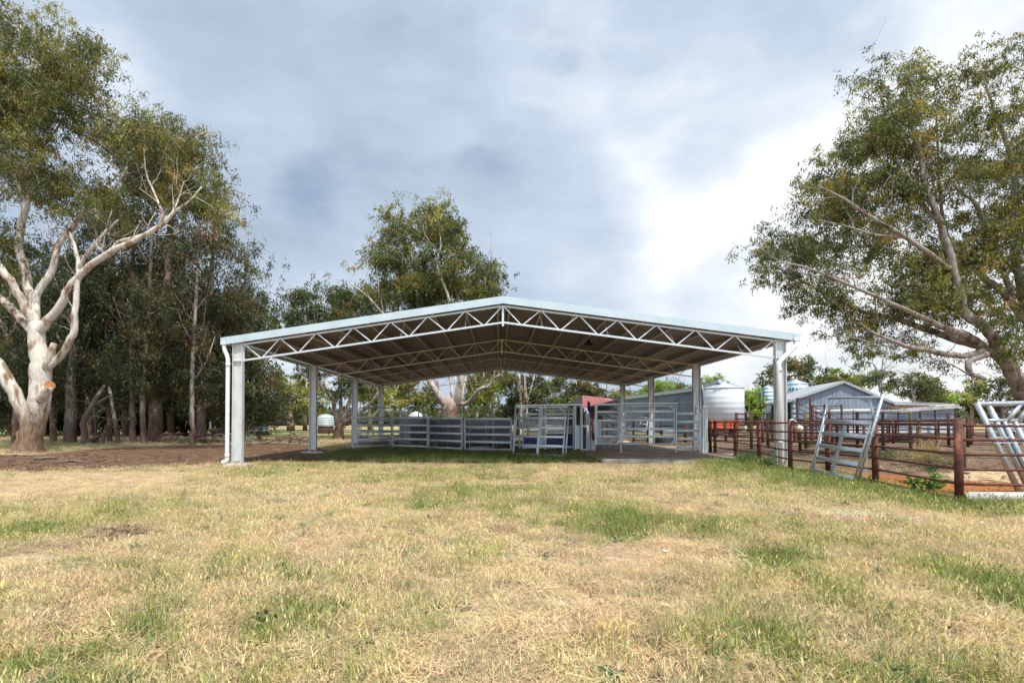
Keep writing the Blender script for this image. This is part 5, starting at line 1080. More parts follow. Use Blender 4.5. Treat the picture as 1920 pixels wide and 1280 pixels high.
# bare bent tree and leaning dead stem in the stand
g = Tree('dead_tree', 40.5, 160, 'bare bent dead tree with two raised arms inside the dark stand', None, 'bark_stand', 301)
g.limb([(157, 836, 0, 7), (160, 815, 0, 6), (156, 795, 0, 5.4), (168, 770, 0, 5), (178, 752, 0, 4), (188, 736, 0, 4), (196, 722, .2, 2)])
g.limb([(176, 758, 0, 4), (190, 752, -.3, 3.4), (202, 744, -.5, 2.6), (206, 738, -.6, 1.6)]); g.limb([(160, 828, 0, 6), (174, 824, -.4, 5), (192, 815, -.8, 3), (205, 812, -1, 1.5)])
g.limb([(175, 760, 0, 3.4), (178, 790, .3, 3), (182, 836, .6, 3.4)]); g.limb([(172, 762, 0, 2.4), (165, 748, .3, 1.8), (158, 736, .3, .8)]); g.finish()
g = Tree('dead_tree', 40.5, 222, 'bare grey stem leaning left between the dark stand trunks', None, 'bark_grey', 302)
g.limb([(223, 835, 0, 4), (217, 800, 0, 3.6), (211, 760, 0, 3.2), (205, 726, 0, 2.8)], rough=.01); g.finish()
g = Tree('dead_stump', 39.5, 191, 'low dark dead stump beside the bent dead tree', None, 'bark_dark', 303)
g.limb([(190, 838, 0, 5), (192, 825, 0, 4.4), (196, 812, 0, 3)], rough=.02); g.finish()

# ------------------------------------------------------------------ background trees
def far_tree(bx, hd, top, lob, lb, cols, bark='bark_pale', rp=3.0, n=None, seed=0, leaf=None, dens=1.0, grp='trees beyond the yards and paddock', limbs=(), spread=None, stem=None):
    g = Tree('background_tree', hd, bx, lb, grp, bark, 400+seed); by = 789.7+1650/hd
    tx = stem if stem is not None else lob[0][0]
    g.limb([(bx, by+1, 0, rp*1.3), (bx, by-(by-top)*.25, 0, rp), (bx*.5+tx*.5, by-(by-top)*.6, 0, rp*.7), (tx, top+6, 0, rp*.2)])
    for l in limbs: g.limb([(x, y, dz, r) for x, y, dz, r in l])
    area = sum(l[2]*l[3] for l in lob)*pi*(hd/1000)**2; n = n or int(min(700, max(70, area*.8*dens)))
    u = hd/1000
    g.grow(lob, n, leaf or (u*5.5, u*2.0), 60, spread or u*5.5, cols, depth=max(1.2, u*30), tipr=u*.22, hang=.2, droop=.3); g.finish()
far_tree(545, 92, 715, [(530, 722, 24, 20), (556, 738, 24, 16), (540, 755, 22, 16), (520, 750, 16, 12)], 'yellowish gum with a thick pale trunk beyond the left paddock', YELL, rp=6, seed=1)
far_tree(572, 95, 700, [(575, 712, 28, 18), (590, 735, 22, 18), (572, 755, 18, 16), (598, 760, 14, 14)], 'taller pale gum beside it, framed left of the second column', YELL+OLIVE[:2], rp=3.5, seed=2, limbs=([(572, 770, 0, 3), (585, 745, 0, 2.4), (592, 720, 0, 1)], [(572, 760, 0, 2.4), (562, 740, 0, 2), (556, 722, 0, 1)]))
far_tree(694, 80, 722, [(690, 738, 26, 14), (716, 745, 22, 14), (700, 760, 30, 10, 0, .6)], 'yellow-green gum seen between the two left rear columns', YELL, rp=3, dens=.6, seed=3, limbs=([(694, 785, 0, 3), (712, 765, 0, 2.4), (735, 742, 0, 1)],))
far_tree(752, 84, 716, [(740, 738, 26, 14), (770, 730, 24, 12), (762, 752, 30, 12, 0, .6)], 'yellow-green gum left of the forked trunk', YELL+GOLD, rp=2.4, dens=.6, seed=4)
far_tree(800, 88, 735, [(790, 748, 22, 10), (815, 755, 18, 9)], 'small olive gum low behind the forked trunk', OLIVE, rp=2, seed=5)
far_tree(895, 70, 704, [(890, 735, 24, 18), (905, 712, 28, 12), (880, 755, 20, 12)], 'olive gum just right of the forked trunk', GOLD+YELL, rp=3, dens=.6, seed=6)
far_tree(925, 66, 700, [(925, 720, 24, 18), (935, 740, 24, 16), (910, 745, 20, 14), (945, 712, 14, 14)], 'bright yellow-green tree under the roof ridge', YELL+FRESH, rp=3, seed=7, limbs=([(925, 785, 0, 3), (922, 750, 0, 2.6), (918, 728, 0, 1.4)], [(940, 785, 0, 3), (936, 755, 0, 2.4), (932, 735, 0, 1.4)]))
far_tree(968, 62, 698, [(968, 720, 12, 28), (972, 750, 16, 24), (960, 770, 18, 16)], 'narrow almost black tree behind the race frame', DARKG, 'bark_dark', 5, seed=8, dens=2)
far_tree(990, 58, 700, [(985, 712, 20, 14, 0, .5), (1000, 745, 20, 14, 0, .5)], 'bare-stemmed tree whose pale stems rise behind the crush', OLIVE, 'bark_pale', 1.8, seed=9, limbs=([(978, 800, 0, 2.4), (976, 740, 0, 2.2), (974, 700, 0, 1.6)], [(985, 790, 0, 1.8), (990, 750, 0, 1.5), (1002, 705, 0, 1)], [(980, 790, 0, 1.6), (984, 740, 0, 1.3), (983, 700, 0, .8)]))
far_tree(1020, 60, 712, [(1010, 728, 26, 18), (1030, 745, 30, 20), (1005, 760, 28, 18), (1045, 765, 30, 12)], 'dense dark green tree behind the crush', DARKG+GOLD[:1]+FRESH[:1], 'bark_dark', 3, seed=10, dens=2)
far_tree(1060, 64, 715, [(1060, 728, 24, 14), (1075, 745, 24, 16), (1055, 760, 26, 14)], 'mid green tree left of the red roof', GOLD+DARKG+FRESH[:1], 'bark_dark', 3, seed=11, dens=1.8)
far_tree(1120, 72, 716, [(1105, 735, 30, 16), (1135, 728, 24, 14), (1150, 745, 20, 12), (1110, 752, 30, 8)], 'spreading olive tree with crooked limbs above the red roof', OLIVE+DARKG, 'bark_grey', 3.4, seed=12, limbs=([(1120, 760, 0, 3), (1105, 745, 0, 2.6), (1098, 732, 0, 2), (1085, 722, 0, 1)], [(1122, 756, 0, 2.6), (1140, 742, 0, 2), (1152, 730, 0, 1)]))
far_tree(1165, 110, 740, [(1158, 746, 14, 6), (1178, 750, 12, 5)], 'low yellowish tree top beyond the left end of the long shed', GOLD+YELL, rp=2, seed=13)
far_tree(1235, 105, 718, [(1238, 728, 22, 10), (1218, 735, 14, 8)], 'bright green round tree showing above the long shed roof', FRESH, rp=3, seed=14, dens=1.6)
far_tree(1262, 108, 724, [(1262, 733, 22, 7), (1280, 736, 14, 5)], 'olive tree top beside the bright green one above the long shed', GOLD, rp=3, seed=15, dens=1.6)
far_tree(1338, 100, 715, [(1338, 722, 12, 6), (1330, 728, 10, 5)], 'small bright tree top behind the white silo', FRESH, rp=2, seed=16, dens=2)
far_tree(1404, 85, 735, [(1404, 748, 18, 14), (1412, 768, 20, 16), (1398, 784, 16, 12)], 'fresh green leafy tree between the white silo and the grey shed', FRESH, rp=2.6, seed=17, dens=1.7, limbs=([(1405, 795, 0, 2), (1398, 770, 0, 1.4), (1392, 755, 0, .8)],))
far_tree(1428, 112, 742, [(1428, 752, 10, 12), (1428, 772, 9, 14)], 'narrow dark tree at the left of the blue silos', DARKG, rp=2, seed=18, dens=2)
far_tree(1515, 118, 663, [(1512, 682, 34, 16), (1495, 702, 34, 20), (1535, 705, 30, 22), (1450, 712, 16, 18), (1552, 718, 18, 14), (1475, 690, 20, 14)], 'big round dark olive tree behind the blue silo and shed', GOLD+OLIVE+DARKG, 'bark_grey', 5, seed=19, dens=1.1)
far_tree(1578, 112, 703, [(1575, 714, 20, 9), (1600, 722, 18, 8), (1560, 720, 16, 8)], 'low yellow-green tree behind the shed ridge', GOLD+FRESH[:1], rp=2, seed=20, dens=1.6)
far_tree(1652, 78, 658, [(1655, 664, 28, 8), (1612, 680, 20, 7), (1685, 685, 16, 6), (1640, 700, 24, 14), (1665, 722, 24, 14), (1625, 712, 14, 8, 0, .7)], 'open umbrella-like tree with bare crooked limbs behind the shed', OLIVE+DARKG, 'bark_grey', 2.2, seed=21, dens=.55, spread=.32, leaf=(.36, .12), limbs=([(1650, 735, 0, 2), (1646, 705, 0, 1.8), (1638, 682, 0, 1.2), (1620, 678, 0, .6)], [(1650, 710, 0, 1.5), (1668, 692, 0, 1.1), (1684, 684, 0, .6)], [(1648, 706, 0, 1.4), (1655, 685, 0, 1.1), (1656, 664, 0, .6)]))
far_tree(1718, 80, 700, [(1712, 712, 22, 12), (1732, 728, 20, 12), (1700, 735, 20, 10)], 'olive tree right of the umbrella-like tree', OLIVE, 'bark_grey', 2, seed=22, dens=.7)
far_tree(1760, 110, 746, [(1758, 750, 10, 4)], 'tiny tree top over the low end of the shed', OLIVE, rp=1, seed=23)
far_tree(1822, 62, 705, [(1825, 722, 24, 16), (1805, 745, 22, 18), (1838, 748, 26, 16), (1820, 770, 28, 12)], 'yellow-green bush tree at the right end of the grey shed', YELL[:1]+GOLD+FRESH[:1], 'bark_pale', 3, seed=24, dens=1.6, limbs=([(1822, 770, 0, 2.4), (1832, 745, 0, 2), (1826, 725, 0, 1)],))
far_tree(1880, 58, 700, [(1870, 730, 30, 20), (1900, 745, 34, 24), (1860, 755, 26, 14), (1930, 720, 30, 30)], 'dark spreading tree behind the leaning trunk at the right', DARKG+GOLD, 'bark_dark', 3.5, seed=25, dens=1.8)
far_tree(1960, 60, 700, [(1955, 740, 40, 40), (2000, 730, 40, 40)], 'dark tree beyond the right edge of the yards', DARKG+GOLD, 'bark_dark', 3.5, seed=26, dens=1.4)
# far-off tree line that reads as one mass
def far_wood():
    r = np.random.default_rng(9); Vs = []; cs = []; C = []
    for k in range(420):
        px = r.uniform(-400, 1000) if k < 330 else r.uniform(1000, 2400); hd = r.uniform(210, 300); h = r.uniform(4, 11)*(1.0 if px < 560 else .8)
        c = GB(px, hd); nl = 150
        q = r.normal(0, 1, (nl, 3)); q /= np.linalg.norm(q, axis=1)[:, None]; q *= r.uniform(.5, 1, (nl, 1))
        pos = np.array(c)+q*np.array((h*.75, h*.75, h*.5))+np.array((0, 0, h*.5)); d = r.normal(0, 1, (nl, 3)); d /= np.linalg.norm(d, axis=1)[:, None]; e = np.cross(d, r.normal(0, 1, (nl, 3))); e /= np.linalg.norm(e, axis=1)[:, None]
        sz = r.uniform(1.2, 2.4, (nl, 1)); V = np.stack([pos, pos+d*sz*.5+e*sz*.35, pos+d*sz, pos+d*sz*.5-e*sz*.35], 1).reshape(-1, 3); Vs.append(V)
        base = np.array(((.07, .09, .045), (.11, .12, .05), (.05, .07, .04))[r.integers(0, 3)]); cs.append(base*r.uniform(.7, 1.3, (nl, 1)))
    V = np.concatenate(Vs); o = np_mesh('distant_wood', V, np.arange(len(V)).reshape(-1, 4), M['leaf'], None, np.concatenate(cs)); tag(o, 'far-off line of trees along the horizon', 'wood', kind='stuff')
far_wood()

# ------------------------------------------------------------------ farm buildings and silos
def poly_part(b_, pts, hds, off):   # polygon of pixels, each with its own distance
    return b_.extr([P(a, b2, h) for (a, b2), h in zip(pts, hds)], off)
bh = (812-789.7)
gs = thing('gabled_shed', GB(1583, 74), 'weathered blue-grey gabled shed with a low side wing, behind the yards', 'farm shed')
A0, A1, A2, A3 = (1484, 750), (1583, 716), (1676, 756), (1789, 757)
def down(px, hd): return GB(px, hd)
wl = MB(); wl.extr([GB(1484, 76, -.1), GB(1676, 72, -.1), P(1676, 757, 72), P(1583, 717.5, 74), P(1484, 751, 76)], FH*.15); wl.build('front_wall', M['wall_grey'], gs)
wl = MB(); wl.extr([GB(1676.5, 72, -.1), GB(1789, 69.5, -.1), P(1789, 762, 69.5), P(1676.5, 757.5, 72)], FH*.15); wl.build('wing_wall', M['wall_grey'], gs)
# left side wall, and a dark sheet standing for the shade in the doorway
wl = MB(); wl.extr([GB(1430, 91, -.1), GB(1447, 86, -.1), P(1447, 757, 86), P(1430, 759, 91)], RT*.15); wl.build('side_wall', M['wall_blue'], gs)
wl = MB(); wl.extr([GB(1447, 86, -.1), GB(1484, 76.2, -.1), P(1484, 753, 76.2), P(1447, 758, 86)], RT*.5); wl.build('doorway_shade_sheet', M['dark'], gs)
wl = MB(); wl.extr([GB(1486.5, 75.7, -.05), GB(1491, 75.5, -.05), P(1491, 750, 75.5), P(1486.5, 751, 75.7)], FH*-.08); wl.build('corner_sheet', M['silo_blue'], gs)
wl = MB(); wl.extr([P(1441, 760, 85), P(1446.5, 760, 85), GB(1443.5, 84.5, .3), GB(1431.5, 85, .3), P(1432, 765, 85)], FH*.1); wl.build('sliding_door', M['wall_grey'], gs)
up_ = Vector((0, 0, .12))
rf = MB(); rf.extr([P(1583, 714.6, 73.7), P(1510, 727, 90), P(1429, 758, 92), P(1482, 750.5, 75.6)], up_); rf.extr([P(1583, 714.6, 73.7), P(1679, 755.4, 71.6), P(1640, 755, 88), P(1512, 727, 90)], up_); rf.build('roof', M['roof_grey'], gs)
rf = MB(); rf.extr([P(1674, 754.6, 71.6), P(1796, 757, 69), P(1772, 757.5, 86), P(1672, 755, 88)], up_); rf.build('wing_roof', M['roof_grey'], gs)
bg_ = MB(); bg_.beam(P(1482, 751.4, 75.6), P(1583, 716.4, 73.7), .1, .22); bg_.beam(P(1583, 716.4, 73.7), P(1679, 757.2, 71.6), .1, .22); bg_.build('barge_board', M['galv_dark'], gs)
MB().beam(P(1676, 757, 71.5), P(1796, 759.2, 69), .1, .2).build('wing_gutter', M['galv'], gs)
# sunlit lower part of the shed wall, its light painted as paler plates
for a_, b2 in ((1590, 1640), (1645, 1700), (1708, 1738), (1745, 1785)): wl = MB(); wl.extr([P(a_, 799, 70.5-(a_-1590)*.012), P(b2, 799.5, 70.5-(b2-1590)*.012), P(b2, 815, 70.5-(b2-1590)*.012), P(a_, 814, 70.5-(a_-1590)*.012)], FH*.04); wl.build('sunlit_wall_patch', M['galv'], gs)

ls = thing('long_shed', GB(1240, 75), 'long blue-grey corrugated shed with a pale sloping roof edge beyond the yard', 'farm shed')
wl = MB(); wl.extr([GB(1150, 96, -.1), GB(1345, 62, -.1), P(1345, 719, 62), P(1303, 731.5, 66.5), P(1180, 747, 88.5), P(1150, 751, 96)], FH*.2); wl.build('wall', M['wall_blue'], ls)
MB().beam(P(1148, 749.5, 95.7), P(1308, 729, 65.6), .4, .45).beam(P(1308, 728.8, 65.6), P(1350, 714, 61.2), .4, .4).build('roof_edge', M['rooftop'], ls)
rf = MB(); rf.extr([P(1148, 749, 95.7), P(1308, 728.4, 65.6), P(1350, 713.6, 61.2), P(1370, 716, 90), P(1200, 747, 120)], up_); rf.build('roof', M['roof_grey'], ls)
MB().beam(P(1182, 763, 86.8), P(1300, 752.5, 66.4), .05, .05).build('sheet_joint', M['galv_dark'], ls)
MB().tube([P(1318, 748, 61), P(1318.5, 735, 61), P(1317, 722, 61)], .05, 6).build('vent_pipe', M['galv_dark'], ls)
pl = thing('radio_mast', GB(1298, 70), 'thin aerial mast rising above the long shed roof', 'mast'); MB().tube([GB(1298, 70), P(1298, 718, 70)], .035, 6).build('mast', M['dark'], pl)

rs = thing('red_roofed_shed', GB(1100, 56), 'low shed with a rusty red roof behind the cattle crush', 'farm shed')
rf = MB(); rf.extr([P(1092, 742, 52), P(1146, 748, 56), P(1150, 751, 50), P(1102, 763, 46.5), P(1091, 765, 46)], up_*.5); rf.build('roof', M['redroof'], rs)
rf = MB(); rf.extr([P(1092, 741.5, 52), P(1092.5, 764, 46), P(1068, 757, 50), P(1060, 758, 54)], up_*.4); rf.build('side_roof', M['dark'], rs)
MB().beam(P(1093, 749, 50), P(1146, 748.6, 52), .08, .1).build('ridge_flashing', M['galv_dark'], rs)
wl = MB(); wl.extr([GB(1104, 48.5), GB(1158, 52), P(1158, 750, 52), P(1104, 763, 48.5)], FH*.1); wl.build('shade_sheet', M['dark'], rs)  # near-black sheets stand for the shade inside the shed
wl = MB(); wl.extr([GB(1062, 53), GB(1095, 48), P(1095, 765, 48), P(1062, 759, 53)], FH*.1); wl.build('shade_sheet', M['dark'], rs)

def silo(name, px0, px1, ysh, yap, hd, mat, label, roof, hatch=True):
    c = GB((px0+px1)/2, hd); R = (px1-px0)/2*hd/FPX; zs = P(px0, ysh, hd).z; za = P(px0, yap, hd).z
    t_ = thing(name, c, label, 'silo', 'grain silos behind the yards')
    zb_ = P(px0, 804, hd).z if name == 'white_silo' else 0
    MB().lathe(c, [(R*.999, zb_-.1*(zb_ == 0)), (R, zb_), (R, zs), (R*.99, zs+.02)], 48).build('tank_wall', M[mat], t_)
    if zb_: MB().lathe(c, [(R*.9, -.1), (R*.9, zb_-.01), (0, zb_-.01)], 32).build('plinth', M['slab'], t_)
    MB().lathe((c.x, c.y, 0), [(R*1.04, zs-.03), (R*1.04, zs+.02), (R*.16, za-.12), (R*.15, za), (0, za+.05)], 24).build('cone_roof', M[roof], t_)
    rb = MB()
    for k in range(16): a = 2*pi*k/16+.1; rb.beam((c.x+R*1.03*cos(a), c.y+R*1.03*sin(a), zs+.03), (c.x+R*.16*cos(a), c.y+R*.16*sin(a), za-.09), .03, .05)
    rb.build('roof_rib', M['galv_dark'], t_)
    return t_, c, R
silo('white_silo', 1322.5, 1392, 728, 715.5, 62, 'silo', 'squat white silo with a ribbed conical roof beside the long shed', 'tank')
t_, c, R = silo('zinc_silo', 1471, 1513, 720, 711, 100, 'silo_blue', 'blue-tinted zinc silo with black lettering behind the gabled shed', 'silo_blue')
cu = bpy.data.curves.new('lettering', 'FONT'); cu.body = 'G.ARARAT'; cu.size = 1.05; cu.align_x = 'CENTER'; cu.extrude = .01
to = bpy.data.objects.new('lettering_tmp', cu); COL.objects.link(to); bpy.context.view_layer.update()
me = bpy.data.meshes.new_from_object(to.evaluated_get(bpy.context.evaluated_depsgraph_get())); bpy.data.objects.remove(to)
zt_ = P(1492, 733.5, 98).z; toc = math.atan2(CAMP.y-c.y, CAMP.x-c.x)+.04
for v in me.vertices:
    a = toc+v.co.x*.86/R; rr_2 = R+.03+v.co.z; v.co = Vector((rr_2*cos(a), rr_2*sin(a), v.co.y*1.0+zt_))
me.materials.append(M['letter']); lo_ = bpy.data.objects.new('lettering', me); COL.objects.link(lo_); lo_.parent = t_
silo('zinc_silo', 1429, 1452, 727.5, 722, 98, 'silo_blue', 'narrow blue-tinted zinc silo left of the shed column', 'silo_blue')
silo('zinc_silo', 1446, 1468, 726, 719, 103, 'silo_blue', 'narrow zinc silo mostly hidden behind the shed column', 'silo_blue')
pl = thing('cross_pole', GB(1431, 95), 'thin pole with a cross-arm left of the blue silos', 'pole'); MB().tube([GB(1431, 95), P(1431, 721, 95)], .10, 6).build('pole', M['dark'], pl); MB().beam(P(1421, 721, 95), P(1442, 721, 95), .1, .12).build('cross_arm', M['dark'], pl)

# flat leaf-strewn lean-to in the yard
lt = thing('yard_lean_to', GB(1690, 50), 'low flat lean-to roof strewn with dry leaves on thin posts behind the rusty fences', 'lean-to')
rf = MB(); rf.extr([P(1524, 771.5, 50), P(1688, 771, 44), P(1796, 763, 44), P(1790, 757.5, 54), P(1650, 766, 56), P(1530, 769, 58)], Vector((0, 0, .05))); rf.build('roof', M['leanto'], lt)
MB().beam(P(1524, 771.8, 49.9), P(1688, 771.6, 43.9), .05, .12).build('front_edge', M['galv_dark'], lt); MB().beam(P(1688, 769.2, 43.85), P(1798, 761, 43.8), .06, .30).build('side_edge', M['leanto'], lt)
for px, hd in ((1530, 49.5), (1600, 47), (1684, 45), (1725, 44.6), (1753, 44.6), (1792, 45)): MB().tube([GB(px, hd), P(px, 768 if px < 1700 else 766, hd)], .05, 8).build('post', M['rust_dark'], lt)
r_ = np.random.default_rng(77); n = 1500; tt = r_.uniform(0, 1, n)**.8; pxs = 1648+tt*95+r_.normal(0, 8, n); Vv = []
for i in range(n):
    q = P(pxs[i], 768-(pxs[i]-1650)*.05-r_.uniform(0, 3.0)*math.exp(-((pxs[i]-1690)/30)**2), r_.uniform(45.5, 52)); q.z += .03
    d = Vector(r_.normal(0, .1, 3)); e = Vector(r_.normal(0, .06, 3)); Vv += [q-d, q+e, q+d, q-e]
lp = np_mesh('leaf_debris', Vv, np.arange(n*4).reshape(-1, 4), M['litter'], lt)

# orange bin trailer by the silo
ob = thing('orange_trailer', GB(1358, 48), 'orange grain bin trailer in front of the white silo', 'trailer')
h0, h1 = 46, 49
b_ = MB(); b_.extr([P(1328, 805, h0), P(1383, 805, h0), P(1389, 790, h0), P(1322, 790, h0)], FH*2.0); b_.build('bin', M['orange'], ob)
for x in (1330, 1343, 1357, 1370, 1382): prect(x, 790, x+1.6, 805, h0-.05, .05).build('rib', M['redroof'], ob)
MB().beam(P(1320, 789, h0), P(1392, 789, h0), .1, .14).build('rim', M['orange'], ob)
for x in (1340, 1374): MB().tube([P(x, 813, h0+.1), P(x, 813, h0+.35)], .36, 18).build('wheel', M['black'], ob)

# tanks in the left paddock
tk = thing('water_tank', GB(611, 74), 'pale round water tank on a dark stand in the left paddock', 'water tank')
c = P(611, 798, 74); R = 15.5*74/1000
MB().lathe((c.x, c.y, 0), [(R, c.z), (R, P(611, 783, 74).z), (R*.8, P(611, 779, 74).z), (R*.3, P(611, 776.5, 74).z), (0, P(611, 776, 74).z)], 32).build('tank', M['tank'], tk)
MB().lathe((c.x, c.y, 0), [(R*.93, 0), (R*.93, c.z-.01), (0, c.z-.01)], 20).build('stand', M['rust_dark'], tk)
tk = thing('water_tank', GB(780, 80), 'pale domed tank top behind the second front panel', 'water tank'); c = P(780, 792, 80); R = 14*80/1000
MB().lathe((c.x, c.y, 0), [(R, 0), (R, P(780, 779, 80).z), (R*.7, P(780, 774.5, 80).z), (R*.25, P(780, 771.5, 80).z), (0, P(780, 771, 80).z)], 32).build('tank', M['tank'], tk)
# low rail fence in the left paddock
FL = [GB(x, 66) for x in (468, 500, 545, 590, 616, 660, 700)]
fence('paddock_fence', FL, 'low dark rail fence across the paddock behind the brush pile', .95, 3, 'rust_dark', .07, .035, None, lo=.35)
FL = [GB(x, h) for x, h in ((644, 48), (690, 50), (735, 52))]
fence('paddock_fence', FL, 'thin timber-posted fence seen under the left of the shed roof', 1.15, 3, 'wood_post', .06, .012, None, lo=.4)
FL = [GB(x, 70) for x in (-40, 15, 60, 120, 180, 240, 300, 350)]
fence('paddock_fence', FL, 'wire fence with thin posts running behind the dark stand', 1.05, 3, 'wood_post', .07, .012, None, lo=.4)
# parked trailer in the shade
tr = thing('farm_trailer', GB(410, 52), 'low grey flat trailer parked under the dark stand', 'trailer')
prect(392, 803, 425, 806, 52, 2).build('deck', M['wood_post'], tr); prect(393, 790, 395, 806, 52, .1).build('headboard_post', M['galv_dark'], tr); prect(415, 797, 425, 803, 52, 1.5).build('tool_box', M['rust_dark'], tr)
for x in (402, 418): MB().tube([P(x, 813, 51.8), P(x, 813, 52.1)], .38, 16).build('wheel', M['black'], tr)
tr = thing('farm_trailer', GB(478, 56), 'low blue-grey trailer under the drooping dark tree', 'trailer')
prect(463, 799, 492, 806, 56, 1.6).build('tray', M['wall_blue'], tr); prect(461, 806, 494, 808, 56, 1.7).build('chassis', M['galv_dark'], tr)
for x in (470, 486): MB().tube([P(x, 813, 55.8), P(x, 813, 56.1)], .36, 16).build('wheel', M['black'], tr)

# ------------------------------------------------------------------ brush pile, fallen branches, weeds
def branch(pts, rad, label=None, name='fallen_branch', grp=None, mat='deadwood'):
    o = MB().tube(pts, rad, 8).build(name, M[mat]); tag(o, label, 'branch', grp); return o
bp = thing('brush_pile', GB(560, 40), 'tangled pile of grey dead branches beside the dirt track', 'brush pile'); rr = random.Random(5)
for i in range(46):
    x = rr.uniform(505, 592); y = 829-rr.uniform(0, 1)*16*(1-abs(x-555)/60); hd = rr.uniform(38.5, 42); L_ = rr.uniform(10, 34); a = rr.uniform(-.5, .9)*(1 if rr.random() < .6 else -1)
    p0 = P(x-L_*.5, min(829, y+L_*.5*a*.5), hd); p1 = P(x+L_*.5, min(829, y-L_*.5*a*.5), hd+rr.uniform(-1.5, 1.5)); m_ = p0.lerp(p1, .5)+Vector((rr.uniform(-.2, .2), 0, rr.uniform(0, .25)))
    r0 = rr.choice((.02, .03, .035, .06, .09)); MB().tube(smoothpath([p0, m_, p1], 4, .5), [r0*(1-.6*k/6) for k in range(len(smoothpath([p0, m_, p1], 4, .5)))] if False else r0*.8, 6).build('stick', M['deadwood'], bp)
branch([P(488, 832, 39), P(505, 828, 39), P(518, 822, 39.3), P(530, 820, 39.5)], [.09, .08, .07, .04], 'long curved dead branch at the left foot of the brush pile')
branch([P(590, 812, 40), P(575, 822, 39.4), P(556, 834, 38.5)], [.08, .08, .09], 'straight dead log propped at the right of the brush pile')
bp = thing('brush_pile', GB(330, 42), 'pale dead branches heaped at the right side of the dark stand', 'brush pile')
for i in range(34):
    x = rr.uniform(300, 410); hd = rr.uniform(39, 44); L_ = rr.uniform(12, 36); h = rr.uniform(0, 16); a = rr.uniform(-.8, .8)
    p0 = P(x-L_*.5, 828-max(0, h*.4), hd); p1 = P(x+L_*.5, 826-h, hd+rr.uniform(-1.5, 1.5)); m_ = p0.lerp(p1, .5)+Vector((0, 0, rr.uniform(.0, .4)))
    MB().tube(smoothpath([p0, m_, p1], 4, .5), rr.choice((.02, .03, .05)), 6).build('stick', M['deadwood'], bp)
branch([G(62, 862)+Vector((0, 0, .05)), G(85, 861)+Vector((0, 0, .07)), G(108, 860)+Vector((0, 0, .05))], [.05, .07, .03], 'grey bark log on the dirt below the white gum')
branch([G(100, 868)+Vector((0, 0, .03)), G(135, 865)+Vector((0, 0, .05)), G(165, 868)+Vector((0, 0, .03))], [.03, .045, .02], 'thin dark branch on the dirt right of the white gum')
branch([P(8, 826, 40), P(20, 838, 38)], [.05, .06], 'dark broken stick leaning left of the white gum')
# scattered bark strips and sticks on the ground: uncountable litter
def litter():
    r = np.random.default_rng(12); Vs = []
    polys = [(-60, 420, 850, 884, 700), (60, 600, 832, 868, 500), (1640, 1920, 850, 905, 500), (0, 1920, 900, 1270, 500), (1500, 1800, 845, 880, 400), (-100, 200, 852, 880, 600)]
    for x0, x1, y0, y1, n in polys:
        for i in range(n):
            g_ = G(r.uniform(x0, x1), r.uniform(y0, y1)); a = r.uniform(0, pi); L_ = r.uniform(.03, .14)*(1 if g_.y > -10 else .45); w = L_*r.uniform(.08, .25); d = np.array((cos(a), sin(a), r.uniform(-.15, .15)))*L_; e = np.array((-sin(a), cos(a), r.uniform(-.5, .5)))*w; c = np.array((g_.x, g_.y, float(relief(np.array([g_.x]), np.array([g_.y]))[0])+.015+r.uniform(0, .02)))
            Vs.append(np.stack([c-d-e, c+d-e, c+d+e, c-d+e]))
    V = np.concatenate(Vs); o = np_mesh('bark_litter', V, np.arange(len(V)).reshape(-1, 4), M['litter']); tag(o, 'scattered strips of bark and dry leaves on the ground', 'litter', kind='stuff')
litter()
def clods():
    r = np.random.default_rng(31); Vs = []; Fs = []; k = 0
    for px, py, rx, ry, n, s0 in ((240, 994, 45, 7, 70, .035), (275, 986, 18, 4, 22, .05), (1520, 966, 60, 7, 120, .03), (1045, 1008, 26, 5, 22, .025), (868, 1135, 14, 8, 26, .022), (660, 1128, 10, 5, 10, .022), (1230, 1205, 12, 5, 14, .02), (150, 905, 140, 8, 60, .02), (1720, 976, 120, 6, 60, .018), (1750, 925, 60, 6, 60, .02), (1850, 915, 80, 10, 120, .02), (1600, 893, 80, 6, 60, .02)):
        for i in range(n):
            g_ = G(px+r.normal(0, rx*.6), py+r.normal(0, ry*.6)); q = s0*r.uniform(.4, 1.3); c = np.array((g_.x, g_.y, float(relief(np.array([g_.x]), np.array([g_.y]))[0])+q*.3)); o8 = np.array([(1, 0, 0), (0, 1, 0), (-1, 0, 0), (0, -1, 0), (0, 0, .8), (0, 0, -.8)])*q*r.uniform(.6, 1.3, (6, 1))
            Vs.append(o8+c); b0 = k*6; Fs += [(b0+a, b0+(a+1) % 4, b0+4) for a in range(4)]+[(b0+(a+1) % 4, b0+a, b0+5) for a in range(4)]; k += 1
    o = np_mesh('dirt_clods', np.concatenate(Vs), Fs, mat_noise('clod_soil', [(.3, (.07, .045, .03)), (.7, (.19, .125, .08))], 14, .95, 0, .5)); tag(o, 'small dark clods of earth scattered on bare patches', 'clods', kind='stuff')
clods()
